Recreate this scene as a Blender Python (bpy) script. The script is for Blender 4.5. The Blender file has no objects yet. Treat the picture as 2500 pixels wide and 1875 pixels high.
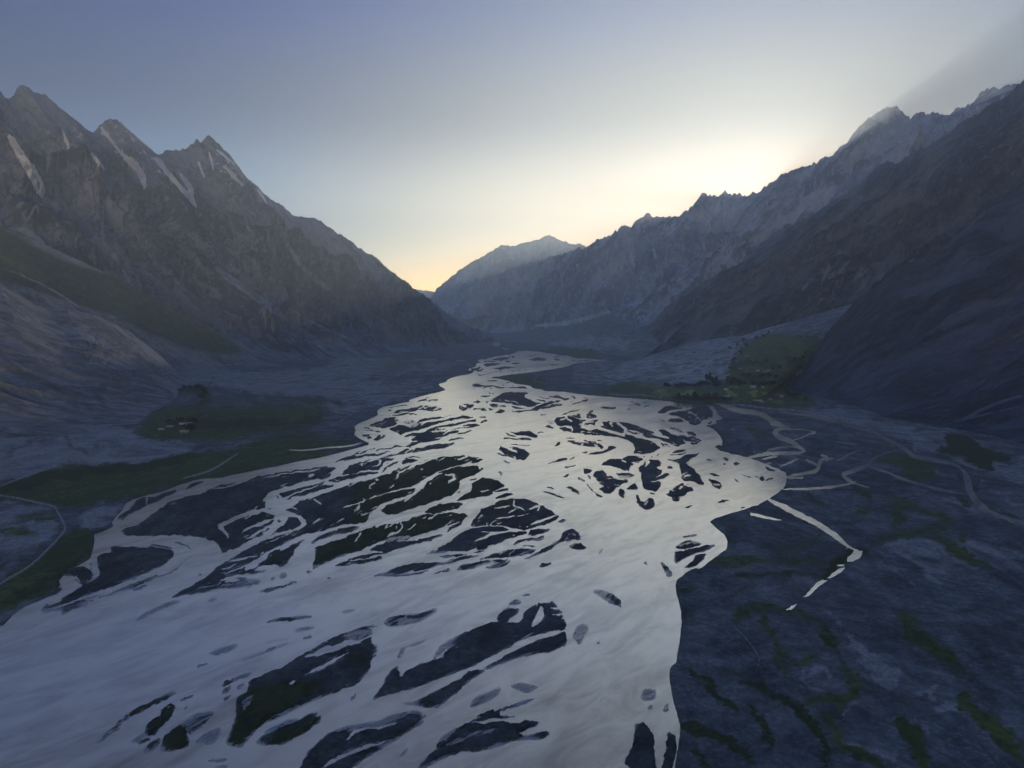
import bpy, bmesh, math, random
import numpy as np
from mathutils import Vector
from mathutils.bvhtree import BVHTree
random.seed(7)
sc = bpy.context.scene
# ---------------------------------------------------------------- camera, sky, sun, exposure
CAM_H = 220.0                      # metres above the river
FPX = 1667.0                       # focal length in survey pixels (frame 2500 x 1875)
HORIZON = 770.0
PITCH = math.atan((937.5-HORIZON)/FPX)
cam_d = bpy.data.cameras.new('camera'); cam = bpy.data.objects.new('camera', cam_d)
sc.collection.objects.link(cam); sc.camera = cam
cam.location = (0, 0, CAM_H); cam.rotation_euler = (math.pi/2-PITCH, 0, 0)
cam_d.sensor_width = 36; cam_d.lens = 36*FPX/2500
cam_d.clip_start = 1; cam_d.clip_end = 200000
SUN_AZ = math.radians(19.5); SUN_EL = math.radians(9.0)
SUN_DIR = Vector((math.sin(SUN_AZ)*math.cos(SUN_EL), math.cos(SUN_AZ)*math.cos(SUN_EL), math.sin(SUN_EL)))
world = bpy.data.worlds.new('World'); sc.world = world; world.use_nodes = True
nt = world.node_tree; N = nt.nodes; Lk = nt.links
bg = N['Background']
ELEV_TINT = [(0, (4.0, 2.0, .85)), (8/90, (1.95, 1.26, .74)), (16/90, (.38, .34, .32)), (24/90, (.14, .25, .47)), (30/90, (.05, .12, .22)), (42/90, (.04, .10, .18)), (62/90, (1.12, 1.50, 1.78))]  # unseen overhead stop raised to light the land, band below dimmed for near water
ANG_TINT = [(0, (.72, .70, .70)), (9/180, (.80, .76, .74)), (20/180, (1.0, .96, .93)), (46/180, (.27, .54, 1.0)), (110/180, (.92, 1.0, 1.08))]  # last stop lifts the unseen sky behind the camera as added light
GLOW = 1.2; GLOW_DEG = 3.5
sky = N.new('ShaderNodeTexSky'); sky.sky_type = 'NISHITA'; sky.sun_disc = False
sky.sun_elevation = SUN_EL; sky.sun_rotation = SUN_AZ
sky.altitude = 2800; sky.air_density = 1.0; sky.dust_density = 1.2; sky.ozone_density = 2.0
# evening air in view: warm towards the horizon, deeper blue away from the sun, a glow round the hidden sun
tc = N.new('ShaderNodeTexCoord'); nrm = N.new('ShaderNodeVectorMath'); nrm.operation = 'NORMALIZE'
Lk.new(tc.outputs['Generated'], nrm.inputs[0])
sxyz = N.new('ShaderNodeSeparateXYZ'); Lk.new(nrm.outputs[0], sxyz.inputs[0])
dot = N.new('ShaderNodeVectorMath'); dot.operation = 'DOT_PRODUCT'; Lk.new(nrm.outputs[0], dot.inputs[0]); dot.inputs[1].default_value = SUN_DIR
def wmath(op, x, y=0.0, clamp=False):
    q = N.new('ShaderNodeMath'); q.operation = op; q.use_clamp = clamp
    for i, v in enumerate((x, y)):
        if isinstance(v, (int, float)): q.inputs[i].default_value = v
        else: Lk.new(v, q.inputs[i])
    return q.outputs[0]
def wramp(v, stops, mul):
    q = N.new('ShaderNodeValToRGB'); e = q.color_ramp.elements; q.color_ramp.interpolation = 'EASE'
    for k, (p_, c_) in enumerate(stops):
        el = e[k] if k < 2 else e.new(p_)
        el.position = p_; el.color = (*[t/mul for t in c_], 1)
    Lk.new(v, q.inputs[0]); o_ = N.new('ShaderNodeVectorMath'); o_.operation = 'SCALE'
    Lk.new(q.outputs[0], o_.inputs[0]); o_.inputs['Scale'].default_value = mul
    return o_.outputs[0]
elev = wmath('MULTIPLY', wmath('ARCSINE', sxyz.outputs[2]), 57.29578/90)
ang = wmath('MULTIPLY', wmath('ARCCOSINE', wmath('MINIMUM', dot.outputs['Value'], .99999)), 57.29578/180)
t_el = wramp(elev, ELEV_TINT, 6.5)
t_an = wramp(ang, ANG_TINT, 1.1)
def wvec(op, x, y):
    q = N.new('ShaderNodeVectorMath'); q.operation = op; Lk.new(x, q.inputs[0]); Lk.new(y, q.inputs[1]); return q.outputs[0]
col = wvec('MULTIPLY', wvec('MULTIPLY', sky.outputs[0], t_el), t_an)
gl = wmath('POWER', 2.71828, wmath('MULTIPLY', ang, -180/GLOW_DEG))
gcol = N.new('ShaderNodeVectorMath'); gcol.operation = 'SCALE'; gcol.inputs[0].default_value = (1, .93, .80)
Lk.new(wmath('MULTIPLY', gl, GLOW), gcol.inputs['Scale'])
col = wvec('ADD', col, gcol.outputs[0])
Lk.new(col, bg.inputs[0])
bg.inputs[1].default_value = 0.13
sun_d = bpy.data.lights.new('sun', 'SUN'); sun = bpy.data.objects.new('sun', sun_d)
sc.collection.objects.link(sun); sun_d.energy = 2.0; sun_d.angle = math.radians(.5); sun_d.color = (1, .85, .62)
sun.rotation_euler = SUN_DIR.to_track_quat('Z', 'Y').to_euler(); sun.location = (0, 0, 3000)
sc.view_settings.view_transform = 'Standard'; sc.view_settings.look = 'None'
sc.view_settings.exposure = 0.58; sc.view_settings.gamma = 1
sc.cycles.volume_bounces = 2; sc.cycles.max_bounces = 5; sc.cycles.diffuse_bounces = 2
sc.cycles.use_denoising = True
# ---- outlines read off the place, as (view, points); each view is (x0, y0, scale) into the 2500 px survey frame
VIEWS = dict(O=(0,0,1.1302), A=(800,820,.22604), B=(1200,930,.22604), C=(400,1080,.22604), D=(850,1080,.22604),
             E=(1150,840,.13562), F=(0,1100,.36166), G=(1200,900,.33906), H=(1700,950,.36166), I=(1550,1350,.42948),
             J=(150,1400,.33906), K=(700,1400,.45208), L=(400,1050,.40687), M=(700,500,.36166), N=(1400,780,.31646),
             P=(0,600,.40687), R=(1300,150,.54250), S=(0,150,.33906), Z=(0,0,1.0))
def pts(v, s):
    x0, y0, k = VIEWS[v]
    return [(x0+float(a.split(',')[0])*k, y0+float(a.split(',')[1])*k) for a in s.split()]
RIVER = (pts('E', "835,125 790,165 700,190 520,215 330,235 180,275 105,295 200,335 110,345 75,385 100,405 10,430") +
 pts('A', "1510,360 1560,385 1580,395 1550,410 1430,430 1340,455 1270,485 1300,490 1195,520 1220,545 1270,570 1270,590 1220,605 1100,630 990,660 870,695 830,720 700,750 600,765 545,795 535,820 550,850 500,880 400,920 330,950 295,975 300,1030 283,1060 340,1110 440,1150 445,1175 380,1195 250,1230 100,1270 0,1295") +
 pts('C', "1640,175 1450,205 1250,255 1050,290 880,325 740,350 620,385 450,390 340,405 240,435 120,480 0,530") +
 pts('F', "1000,300 900,330 850,355 830,400 780,450 755,490 770,510 700,545 635,565 640,600 630,660 610,730 520,780 420,850 400,880 410,910 330,990 200,1040 140,1070") +
 pts('Z', "0,1532 -600,1800 -600,2450 1560,2450 1640,1950") +
 pts('I', "225,1222 250,1080 258,990 240,920 215,830 195,720 200,650 235,625 240,580 255,500 265,400 262,330 245,260") +
 pts('G', "1330,1622 1325,1560 1335,1520 1380,1490 1440,1460 1520,1430 1580,1380 1640,1340 1690,1300 1705,1250 1680,1200 1620,1150 1572,1100 1600,1080 1700,1050 1800,1020 1900,990 1980,945 2060,895 2110,850 2130,790 2110,745 2060,720 1960,680 1850,640 1750,620 1640,590 1620,570 1660,555 1663,520 1640,480 1600,435 1545,415 1625,395 1610,375 1650,365 1660,350 1625,330 1620,300 1590,262") +
 pts('B', "2212,260 2100,245 1950,225 1800,210 1550,190 1300,175 1106,160") +
 pts('E', "1900,895 1700,865 1500,850 1300,840 1300,820 1200,810 1080,785 1100,770 1040,745 900,725 770,710 740,680 620,655 480,630 365,612 430,590 600,560 900,530 1200,490 1400,465 1650,420 1750,390 1900,340 2212,310") +
 pts('Z', "1485,880") + pts('E', "2212,270 1900,255 1810,240 1730,205 1550,185 1400,170 1250,140 1050,125"))
# L land patch, W water patch, S half-drowned shoal, l/w/s the same as tapered strokes (first number = width)
BARS = """
E L 345,290 450,250 590,235 720,255 650,275 560,295 430,295
E L 180,280 300,250 370,238 400,240 330,260 260,278
E l12 660,225 740,215 785,228 740,240
E l18 200,312 330,315 460,320
E L 205,375 260,350 400,338 510,335 540,360 480,380 340,395 250,405
E L 0,440 80,430 165,405 180,420 140,450 160,470 120,500 50,505 0,515
E L 150,455 220,435 215,450 160,480
E l14 610,318 650,312 695,318
E L 350,440 420,430 500,420 600,405 700,410 880,405 780,420 720,435 640,450 560,465 500,475 440,450
E l12 50,568 160,560 260,540 360,525 420,510 560,497
E l10 600,495 700,490 850,480 900,475
E l10 940,460 1035,455
E l25 720,345 790,350 850,338 890,330
E l12 930,235 1020,225 1140,200 1260,195
E l8 960,180 1080,178 1140,190
E L 1000,280 1100,265 1180,250 1320,258 1380,280 1300,298 1180,300 1080,298
E L 1465,290 1500,270 1560,265 1640,282 1570,300
E l12 1630,298 1690,302
E l14 1540,195 1640,200 1700,212
E l8 1490,220 1600,222
E l8 1640,245 1740,245
E L 1795,300 1840,282 1910,285 1880,300
E L 1850,318 1930,300 2050,290 2130,275 2212,290 2100,300 1950,318
E L 1380,365 1450,352 1560,360 1600,370 1580,382 1500,385 1440,370
E l8 1170,400 1230,418
E L 260,665 330,650 420,655 500,675 450,685 330,680
E l12 600,690 740,690 720,665 640,660
E L 0,745 50,710 170,715 230,735 380,740 480,755 640,765 800,770 870,755 960,760 1000,775 980,800 840,800 700,785 500,780 300,775 150,770 60,760
E l8 530,735 700,735 840,742
E l10 0,795 80,795
E l12 110,790 260,795
E l10 320,795 400,797
E l10 420,797 600,800
E l10 950,803 1035,806
E l10 285,882 380,890 440,905 380,915
E L 180,940 230,922 320,918 350,930 260,972
E L 570,870 800,862 1030,875 1020,890 965,905 960,940 1010,975 1080,1000 1130,1030 1165,1055 1280,1060 1230,1095 1120,1130 1010,1135 920,1090 850,1060 770,1040 640,1010 500,995 350,990 450,950 530,925
E L 325,1015 400,1000 560,1010 640,1025 760,1055 900,1075 1000,1115 900,1105 760,1090 640,1070 500,1050 380,1040
E L 710,1125 750,1105 860,1120 930,1145 1000,1160 920,1165 800,1160
E l16 715,1185 760,1190
E l14 710,1235 760,1225 860,1200 970,1185
E L 830,1225 900,1210 960,1205 1010,1190 1060,1190 980,1220 880,1230
E L 960,1215 1080,1180 1140,1130 1260,1100 1290,1060 1380,1030 1440,1025 1500,1045 1400,1075 1330,1110 1270,1155 1240,1185 1100,1205
E L 1120,990 1200,995 1260,1010 1340,1015 1310,1040 1200,1020
E w14 1120,1125 1200,1100 1280,1075 1300,1045 1180,1020 1110,990
E l8 1000,935 1050,955 1080,985
E L 1480,1045 1500,1015 1600,1010 1630,1020 1560,1045
E L 1370,930 1440,935 1600,930 1660,960 1770,990 1700,1025 1670,1010 1600,970 1480,965
E l14 1180,950 1260,968 1330,980 1460,985
E L 1780,940 1850,945 1905,975 1860,995 1820,970
E L 1250,1180 1330,1120 1450,1090 1600,1070 1660,1085 1600,1110 1450,1140 1350,1165
E s30 1290,1150 1400,1105 1600,1080
E l10 1990,960 2080,970 2140,985
E L 1970,1015 2040,990 2140,1000 2100,1025 2030,1045
E L 1850,1065 1900,1045 1990,1040 2000,1050 1900,1075 1800,1095 1820,1060
E l10 1740,1055 1880,1030
E l14 1210,1280 1300,1270 1380,1255
E L 1500,1390 1520,1320 1700,1300 1700,1330 1820,1290 1960,1258 1980,1300 1960,1360 2100,1370 2100,1475 1560,1475
A L 1655,655 1700,640 1755,645 1700,670
A L 1560,710 1620,690 1645,700 1590,725
A l16 1610,728 1650,710
A l10 1700,720 1725,712
A L 1410,770 1440,745 1500,735 1580,740 1590,755 1540,785 1470,812 1430,790
A w10 1440,745 1480,760 1500,775
A L 1735,750 1780,730 1840,735 1900,745 1940,765 1880,770 1800,775
A w8 1830,775 1850,745 1900,750
A l12 1560,805 1620,790 1690,778
A L 1640,790 1690,778 1720,810 1680,815
A L 1720,785 1790,785 1810,800 1760,805
A L 1800,825 1850,790 1910,805 1915,825 1860,835
A l10 1980,830 2080,815 2212,795
A L 835,718 860,700 895,703 870,715
A L 940,720 1000,690 1060,680 1080,695 1020,705
A l14 1080,705 1140,690 1195,690
A l8 1050,665 1100,670
A l8 640,780 750,760 870,745
A L 635,800 690,793 700,800 670,812
A L 700,830 760,800 850,785 1000,780 940,800 850,815 780,832
A l12 850,825 960,800 1100,800
A l10 900,775 1120,770
A l8 1060,800 1180,815
A s40 960,760 1100,780 1250,790
A l16 690,860 760,850 850,845 960,845
A L 430,970 500,935 600,905 640,880 740,870 760,880 710,910 750,950 700,980 610,1000 500,985
A L 665,1005 760,965 870,960 960,920 1020,890 1110,880 1260,865 1380,850 1300,880 1180,910 1100,930 1220,915 1400,880 1480,860 1570,875 1560,890 1440,915 1330,945 1200,985 1080,1010 960,1030 860,1040 790,1075 720,1040
A w14 990,935 1100,920 1240,890 1370,858
A S 710,915 780,890 900,900 990,950 960,985 880,990 790,950
A w14 740,890 820,920 930,890
A w12 770,930 860,960 900,985
A L 1080,1000 1180,960 1300,920 1450,895 1620,905 1600,925 1480,945 1360,970 1260,985 1150,1005
A L 820,1090 900,1040 1000,1030 1150,1005 1300,1005 1500,960 1600,950 1655,965 1600,985 1480,1000 1350,1015 1250,1030 1100,1050 960,1080 870,1100
A w22 780,1085 900,1045 1080,1010 1180,965 1330,930 1480,905 1640,885
A w10 1100,1040 1250,1020 1400,990 1560,975
A L 905,1115 960,1080 1040,1045 1200,1035 1380,1020 1440,1020 1400,1045 1300,1080 1150,1105 1000,1130 930,1135
A w10 1240,1070 1290,1040 1350,1025
A l14 1390,1058 1480,1040 1560,1020
A L 1640,940 1700,900 1730,910 1720,930 1680,945
A L 1610,890 1650,870 1730,875 1700,890
A L 365,1070 410,1060 460,1065 430,1090 390,1088
A L 410,1105 450,1080 480,1100 440,1115
A L 490,1125 530,1080 570,1065 640,1075 600,1105 520,1140
A w8 590,1065 570,1100
A l14 390,995 430,995 470,1005
A l12 400,1020 500,1028 590,1038
A l8 340,1045 370,1052
A L 810,1190 900,1150 1050,1115 1220,1105 1200,1125 1100,1140 960,1170 860,1200
A L 60,1365 150,1320 260,1295 400,1280 500,1270 640,1265 560,1285 380,1310 250,1330 120,1355
A L 265,1290 320,1250 450,1240 500,1205 520,1210 430,1255 330,1280
A l12 500,1240 640,1215 750,1195 830,1190
A l8 530,1265 680,1250
A L 560,1330 650,1290 760,1265 850,1230 1000,1205 1180,1170 1380,1150 1330,1180 1260,1205 1150,1225 1000,1245 850,1270 750,1285 650,1310
A l14 1300,1130 1400,1110 1480,1100
F L 810,545 850,520 930,505 980,470 1040,420 1150,345 1260,305 1340,300 1400,265 1500,230 1600,215 1700,190 1800,165 1900,150 2050,125 2212,100 2212,190 2100,215 1950,240 1850,270 1790,310 1770,335 1790,390 1740,400 1600,430 1510,490 1460,510 1500,560 1550,580 1530,620 1490,650 1500,690 1490,660 1440,610 1370,590 1280,575 1100,570 950,575 850,572
C L 1000,360 1140,350 1400,300 1560,270 1820,268 1880,285 1810,330 1780,375 1740,395 1600,405 1450,440 1300,480 1180,520 1080,580 1030,640 900,660 800,600 800,450
C L 620,1190 640,1195 760,1150 900,1080 1000,1020 1100,960 1190,860 1190,790 1120,760 1040,730 1110,640 900,600 700,750 500,850 480,950 560,1060 620,1110
C L 560,1370 650,1300 780,1230 900,1150 950,1120 1100,1050 1300,990 1480,930 1540,880 1500,800 1400,760 1290,720 1400,690 1430,650 1600,600 1800,530 1950,470 2212,430 2212,860 2000,885 1880,905 1700,960 1560,980 1500,1000 1420,1020 1340,1070 1250,1120 1150,1170 1000,1215 800,1260 680,1310
C L 1225,545 1300,510 1450,470 1600,430 1750,410 1730,450 1640,470 1500,510 1380,570 1280,610 1265,580
C L 1450,540 1600,495 1700,460 1850,460 1780,490 1650,530 1620,550 1450,590 1320,620 1260,640 1350,600
C L 1905,350 1960,290 2020,245 2130,220 2212,200 2212,300 2100,325 2000,345
C L 1780,430 1800,400 1880,380 2050,345 2212,320 2212,350 2100,370 1950,410 1850,440
C W 1880,270 2000,235 1990,260 1920,330 1890,370 1800,400 1770,440 1740,430 1790,370 1820,310
C w36 1760,400 1600,430 1400,480 1250,530 1150,580 1060,640
C W 1090,700 1110,620 1170,570 1240,560 1270,600 1290,640 1400,620 1600,580 1850,500 2050,440 2212,400 2212,370 2000,410 1870,450 1700,530 1550,600 1420,650 1400,690 1330,710 1300,730 1380,770 1480,790 1530,840 1535,880 1480,930 1380,960 1250,1000 1110,1040 1000,1080 900,1120 760,1190 640,1195 760,1150 900,1080 1000,1030 1140,980 1230,880 1200,800 1130,760 1050,730
C L 1140,1000 1200,960 1310,880 1350,800 1440,810 1480,860 1480,890 1400,940 1250,975
C w12 520,505 700,475 860,420 960,390 1000,355
C w10 1040,385 1200,360 1400,320 1560,310 1700,290
C w8 1380,295 1530,280 1700,270
C w20 1560,368 1600,350 1630,345
C w10 1330,590 1450,540 1640,480
C w10 1360,600 1500,580 1600,545
C w8 2110,245 2170,220
C w30 1090,725 950,750 850,790 700,850 590,910 650,960 710,1010 700,1045
C w14 1070,740 950,790 870,830
C w24 1200,830 1100,860 920,920 860,960
C w26 1170,890 1060,950 960,1010 890,1040
C l10 1230,570 1240,610
C L 1100,725 1170,700 1180,715 1120,725
C L 1215,850 1240,830 1270,850 1240,865
C l14 1090,960 1140,930
C L 1000,1020 1060,980 1070,1000 1030,1030
C w14 1600,610 1640,640 1700,665
C w12 1610,880 1660,840 1700,810
C w10 1860,865 1960,810
C w14 1930,715 1960,690 2070,670 2212,600
C w12 2110,660 2110,700 2030,755
C w10 2120,795 2212,770
C w12 1290,725 1360,700 1450,730
C w10 1100,1090 1300,1010 1400,960
C L 110,1659 300,1545 420,1480 540,1380 650,1310 800,1250 1000,1210 1110,1180 1200,1150 1330,1130 1380,1085 1420,1050 1540,1045 1480,1090 1440,1140 1400,1200 1340,1290 1280,1340 1150,1370 1050,1400 900,1450 830,1530 700,1560 560,1590 400,1620 250,1640
C w44 1120,1180 1090,1240 1000,1300 880,1380
C w26 1600,1000 1450,1060 1250,1140 1120,1190
C w14 620,1420 800,1370 1000,1290
C w12 620,1380 780,1310
C w14 680,1290 900,1245 1020,1230
C w34 980,1380 1100,1350 1240,1340
C w30 620,1490 720,1460 940,1430
C w22 460,1600 620,1520 850,1480
C w16 350,1570 500,1510
C w12 1380,1120 1250,1170
C L 1595,1110 1610,1060 1680,1010 1800,960 1950,920 2060,905 2120,925 2000,970 1850,1000 1760,1030 1680,1070
C w10 1650,1070 1800,1020
C L 1610,1370 1600,1310 1640,1250 1620,1180 1640,1130 1760,1090 1900,1050 2000,1010 2212,930 2212,1120 2050,1180 1900,1230 1800,1280 1700,1330
C w16 2120,970 2100,1020 2060,1075
C L 1830,1340 1950,1290 2100,1240 2212,1220 2212,1300 2100,1310 1950,1330
C w8 1950,1310 2212,1270
C L 1030,1610 1150,1590 1250,1560 1450,1490 1400,1530 1250,1580 1100,1620
C S 840,1540 860,1480 1060,1480 1040,1520 900,1570
C L 1150,1470 1210,1450 1180,1490
C S 1230,1480 1260,1420 1330,1410 1340,1450
C l14 1750,1475 1810,1458
C L 1540,1390 1560,1420 1600,1390
D L 0,280 20,250 100,220 250,190 350,175 500,165 480,185 400,215 360,250 330,290 200,300 60,320 0,330
D w10 120,245 200,215 340,180 360,210 320,240 250,275
D L 340,335 380,290 450,240 530,200 540,215 500,250 420,290 370,320
D L 0,350 150,325 300,312 330,325 250,345 100,365 0,390
D L 590,185 700,180 770,195 700,215 630,225 590,240
D l12 610,175 700,155 780,160
D L 0,450 120,420 300,390 450,330 560,270 700,235 800,200 900,180 1000,160 1150,145 1300,148 1400,160 1455,190 1400,215 1300,225 1180,250 1080,280 960,320 860,370 800,420 700,470 560,500 420,540 280,580 150,630 80,665 0,685
D w16 500,400 540,350 600,310 700,250 800,220 920,180
D w10 440,495 500,455
D w10 1180,185 1320,155
D w12 770,292 800,285
D w9 230,470 300,430
D w14 290,400 320,415
D w10 1380,185 1430,165
D L 0,700 80,680 200,620 400,555 600,505 740,488 710,540 620,585 480,620 370,660 320,700 270,745 200,840 100,865 0,885
D w14 110,660 125,700 70,740
D w9 140,795 270,745
D L 350,740 420,680 540,640 680,600 780,520 850,440 950,370 1050,310 1180,255 1300,255 1420,250 1400,290 1440,300 1380,340 1260,390 1200,420 1200,490 1150,550 1050,600 900,650 780,690 640,730 520,770 420,775
D w14 1040,345 1080,360 1150,350 1150,390 1100,410 1075,440
D w12 610,640 660,605
D l16 1420,290 1450,285
D L 1155,630 1250,570 1330,520 1330,460 1380,415 1450,380 1550,390 1640,430 1695,465 1600,510 1550,545 1560,560 1450,590 1320,610 1250,630
D w10 1440,525 1530,515
D L 1560,545 1630,510 1730,490 1745,515 1650,540
D L 1590,600 1640,570 1740,550 1800,560 1700,590 1640,608
D l14 960,335 1060,300
D l12 1180,550 1220,530
D l18 1310,410 1390,385
D L 820,750 900,700 1000,665 1120,650 1240,660 1220,680 1200,715 1050,740 930,765 840,768
D L 0,915 60,905 130,915 60,950 0,970
D L 640,840 760,790 870,775 960,775 1050,765 1150,755 1280,775 1290,800 1240,850 1140,870 1000,925 900,960 780,1000 640,1035 560,1040 440,1040 380,1060 200,1130 100,1180 0,1210 0,1010 100,980 200,930 330,900 420,890 500,870 560,870
D w16 580,860 580,900 545,980 450,990 420,1030
D w11 740,870 690,910 640,960
D w13 850,835 930,790 970,770
D w14 140,970 110,1020 75,1075
D w10 300,925 330,905
D w10 400,930 430,895
D S 420,1030 560,1000 680,1010 640,1045 520,1070 400,1080
D L 220,1160 320,1120 400,1080 560,1070 720,1060 880,1020 1030,985 1000,1010 880,1060 700,1110 560,1150 440,1180 320,1178
D L 1050,975 1080,930 1150,880 1240,850 1200,900 1120,945
D L 0,1260 60,1240 220,1200 470,1185 400,1200 200,1235 380,1232 380,1250 300,1280 150,1300 0,1322
D w12 0,1285 150,1265 350,1220
D L 1320,885 1370,830 1410,750 1450,715 1540,680 1640,625 1780,602 1850,610 1900,600 2000,640 2110,690 2212,750 2280,800 2212,860 2150,885 2000,920 1900,945 1780,930 1700,905 1600,890 1450,905 1340,905
D w11 1580,720 1750,680
D w13 1590,835 1700,810 1810,790
D w14 1780,620 1800,690 1850,700 1900,740
D w10 1720,760 1850,720
D w16 1940,720 2050,690 2080,680
D w13 2040,750 2070,700
D w18 1980,880 2100,840 2240,790
D s26 1400,860 1440,780
D w8 1830,800 1960,765
D L 800,1210 900,1180 1000,1130 1100,1070 1180,1000 1300,935 1450,915 1600,900 1700,920 1760,965 1900,960 1850,1000 1700,1060 1560,1110 1400,1150 1300,1165 1150,1170 1000,1190 900,1200
D w20 1370,1075 1450,1030 1560,990 1650,975 1760,960
D w12 1440,965 1520,970 1640,965
D L 1700,1040 1800,980 1920,955 1930,970 1880,1000
D L 1920,995 1960,950 2050,935 2180,930 2180,950 2100,985 2000,1005
D L 1340,1190 1400,1170 1520,1160 1420,1190
D L 1370,1150 1450,1120 1540,1100 1510,1140 1430,1160
D L 960,1240 1060,1215 1200,1210 1330,1205 1250,1225 1100,1240
D L 260,1445 420,1400 540,1340 700,1310 850,1295 1040,1290 1200,1240 1420,1218 1300,1250 1150,1290 1000,1325 850,1370 700,1395 560,1410 640,1420 850,1380 880,1385 780,1415 640,1440 480,1448 360,1448
D L 910,1420 980,1385 1080,1360 1115,1380 1040,1400
D L 1180,1385 1220,1330 1300,1310 1450,1280 1600,1270 1760,1260 1680,1290 1560,1300 1440,1330 1330,1360
D s20 1320,1350 1450,1310 1600,1280
D L 1480,1360 1560,1320 1680,1290 1780,1285 1700,1330 1600,1355
D L 1380,1275 1500,1230 1620,1190 1700,1165 1850,1150 1980,1160 2040,1160 2000,1190 1860,1220 1740,1240 1560,1250
D s16 1860,1200 1960,1180
D L 1740,1105 1820,1070 1950,1040 2120,1015 2130,1035 2050,1060 1900,1075
D l10 1860,1117 2040,1112
D L 2050,1340 2100,1310 2180,1305 2212,1318 2130,1335
G L 490,1235 510,1180 570,1148 620,1170 650,1240 600,1230 540,1240 480,1265 400,1310 330,1350 220,1378 240,1365 340,1325 380,1290 450,1255
G s16 520,1230 580,1180 610,1200
G L 550,1290 590,1265 640,1250 690,1290 640,1305
G L 470,1105 510,1078 545,1085 520,1105
G L 340,1425 370,1400 440,1400 400,1422
B L 170,545 260,550 330,545 400,540 470,565 500,580 480,610 440,615 330,590 250,575
B l12 500,570 540,545 570,560
B l12 130,560 200,590 270,592
B L 80,620 180,615 260,620 340,615 420,630 430,645 330,640 200,635
B l10 200,685 330,690 440,698
B L 90,700 130,720 180,725 240,770 285,780 240,740 190,712 280,725 340,740 390,770 410,790 380,840 350,870 300,855 250,820 150,790 80,745
B L 20,765 100,785 200,810 300,850 200,825 100,800
B l14 130,855 170,875 200,890
B L 80,985 95,973 110,1000 105,1020 85,1010
B L 650,730 690,700 700,665 740,665 735,690 680,715
B l8 790,635 830,620 900,622
B L 805,650 850,645 960,660 1060,670 1120,700 1130,720 1040,710 940,690 860,670
B L 960,640 1060,645 1140,660 1200,700 1205,725 1180,730 1120,690 1050,665
B l12 1090,630 1200,652
B L 980,820 1030,790 1130,770 1200,755 1260,730 1260,705 1310,700 1350,720 1290,755 1200,785 1110,800 1040,800
B l10 975,780 1050,765
B L 585,905 640,880 700,860 760,840 830,825 810,850 740,870 660,890
B L 840,840 900,810 905,830 860,850
B L 685,430 700,395 790,385 790,410 860,370 950,355 960,390 950,430 1030,425 1000,450 980,490 1020,520 1060,545 1130,520 1100,480 1020,450 1070,420 1150,420 1170,440 1110,480 1120,500 1200,520 1300,555 1400,580 1460,570 1560,600 1660,630 1740,655 1800,690 1820,730 1760,760 1640,800 1540,775 1560,720 1540,670 1480,640 1380,610 1200,590 1060,580 900,560 820,545 800,500 740,470
B L 1150,490 1200,480 1215,440 1280,435 1290,460 1340,450 1400,480 1430,520 1415,560 1340,550 1240,520
B L 1370,445 1430,440 1500,470 1600,490 1700,530 1760,560 1720,580 1800,600 1880,625 1940,625 1830,560 1790,540 1830,520 1900,540 1980,580 2080,590 2130,620 2140,660 2060,690 1960,710 1880,670 1760,630 1660,600 1560,570 1640,575 1560,540 1470,520 1430,490
B w10 730,430 800,400 830,385
B w12 800,395 840,420 880,440
B w16 1100,415 1050,425 980,455 985,490 1020,520 1060,545
B w20 1160,440 1110,480 1140,500 1230,530 1330,560 1440,590
B w14 690,490 800,495 890,510 860,545
B w20 1360,460 1430,510 1450,560 1560,590 1700,625 1800,650 1900,680 1990,715
B w8 1460,550 1540,570 1640,580
B w12 1280,450 1300,490
B w12 1730,690 1760,650 1800,690 1830,720
B L 560,495 620,480 700,510 640,510
B L 710,520 760,500 840,515 860,540 790,545
B S 570,440 640,425 690,450 650,470
B L 1020,380 1040,350 1120,360 1140,390 1080,405 1030,400
B L 1035,335 1080,315 1105,325 1070,345
B l12 740,362 800,350 880,330 960,305
B l10 510,372 580,360
B L 1165,290 1220,270 1260,285 1345,290 1330,310 1250,305
B L 1270,275 1330,265 1340,282
B L 1520,260 1570,243 1615,258 1590,275
B l10 1650,275 1710,265
B l8 1480,225 1540,240
B l8 1620,230 1690,230
B L 1430,295 1480,298 1540,315 1480,310
B l14 1450,525 1500,560 1600,580
B L 1830,660 1900,690 1940,710 1860,715
B L 2110,540 2160,550 2212,590 2180,600 2120,570
B L 2140,600 2212,610 2240,680 2180,690 2170,650
G L 1195,320 1240,275 1290,268 1385,278 1300,295 1250,325
G L 1275,330 1320,310 1400,310 1490,265 1520,262 1555,270 1590,300 1595,345 1520,370 1500,400 1440,405 1420,375 1330,340
G w8 1400,310 1460,325 1500,370
G L 1260,385 1290,355 1350,358 1390,375 1340,395
G L 1210,350 1235,370 1250,375 1225,378
G L 1545,395 1575,375 1590,380 1570,400
G L 1610,565 1640,548 1655,555 1640,575
G L 1410,450 1460,460 1475,480 1420,475
G L 1420,490 1470,495 1510,520 1480,545 1440,550 1425,520
G s20 1280,430 1340,440 1380,460
B L 1400,835 1470,800 1560,805 1620,840 1645,850 1600,875 1540,895 1500,920 1495,970 1430,960 1330,930 1280,915 1190,910 1200,880 1250,850 1340,840
B w9 1390,845 1455,880
B L 1330,1000 1400,990 1500,990 1540,1010 1530,1040 1450,1050 1390,1030
B s24 1350,1030 1430,1040 1530,1035
B L 1090,1010 1140,965 1200,975 1250,1010 1260,1040 1300,1020 1350,1060 1470,1065 1480,1085 1420,1120 1350,1150 1280,1160 1210,1140 1150,1080
B L 1155,1160 1190,1145 1300,1160 1350,1150 1310,1200 1270,1225 1220,1215
B L 985,960 1020,940 1090,955 1060,990 1010,1000
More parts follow.
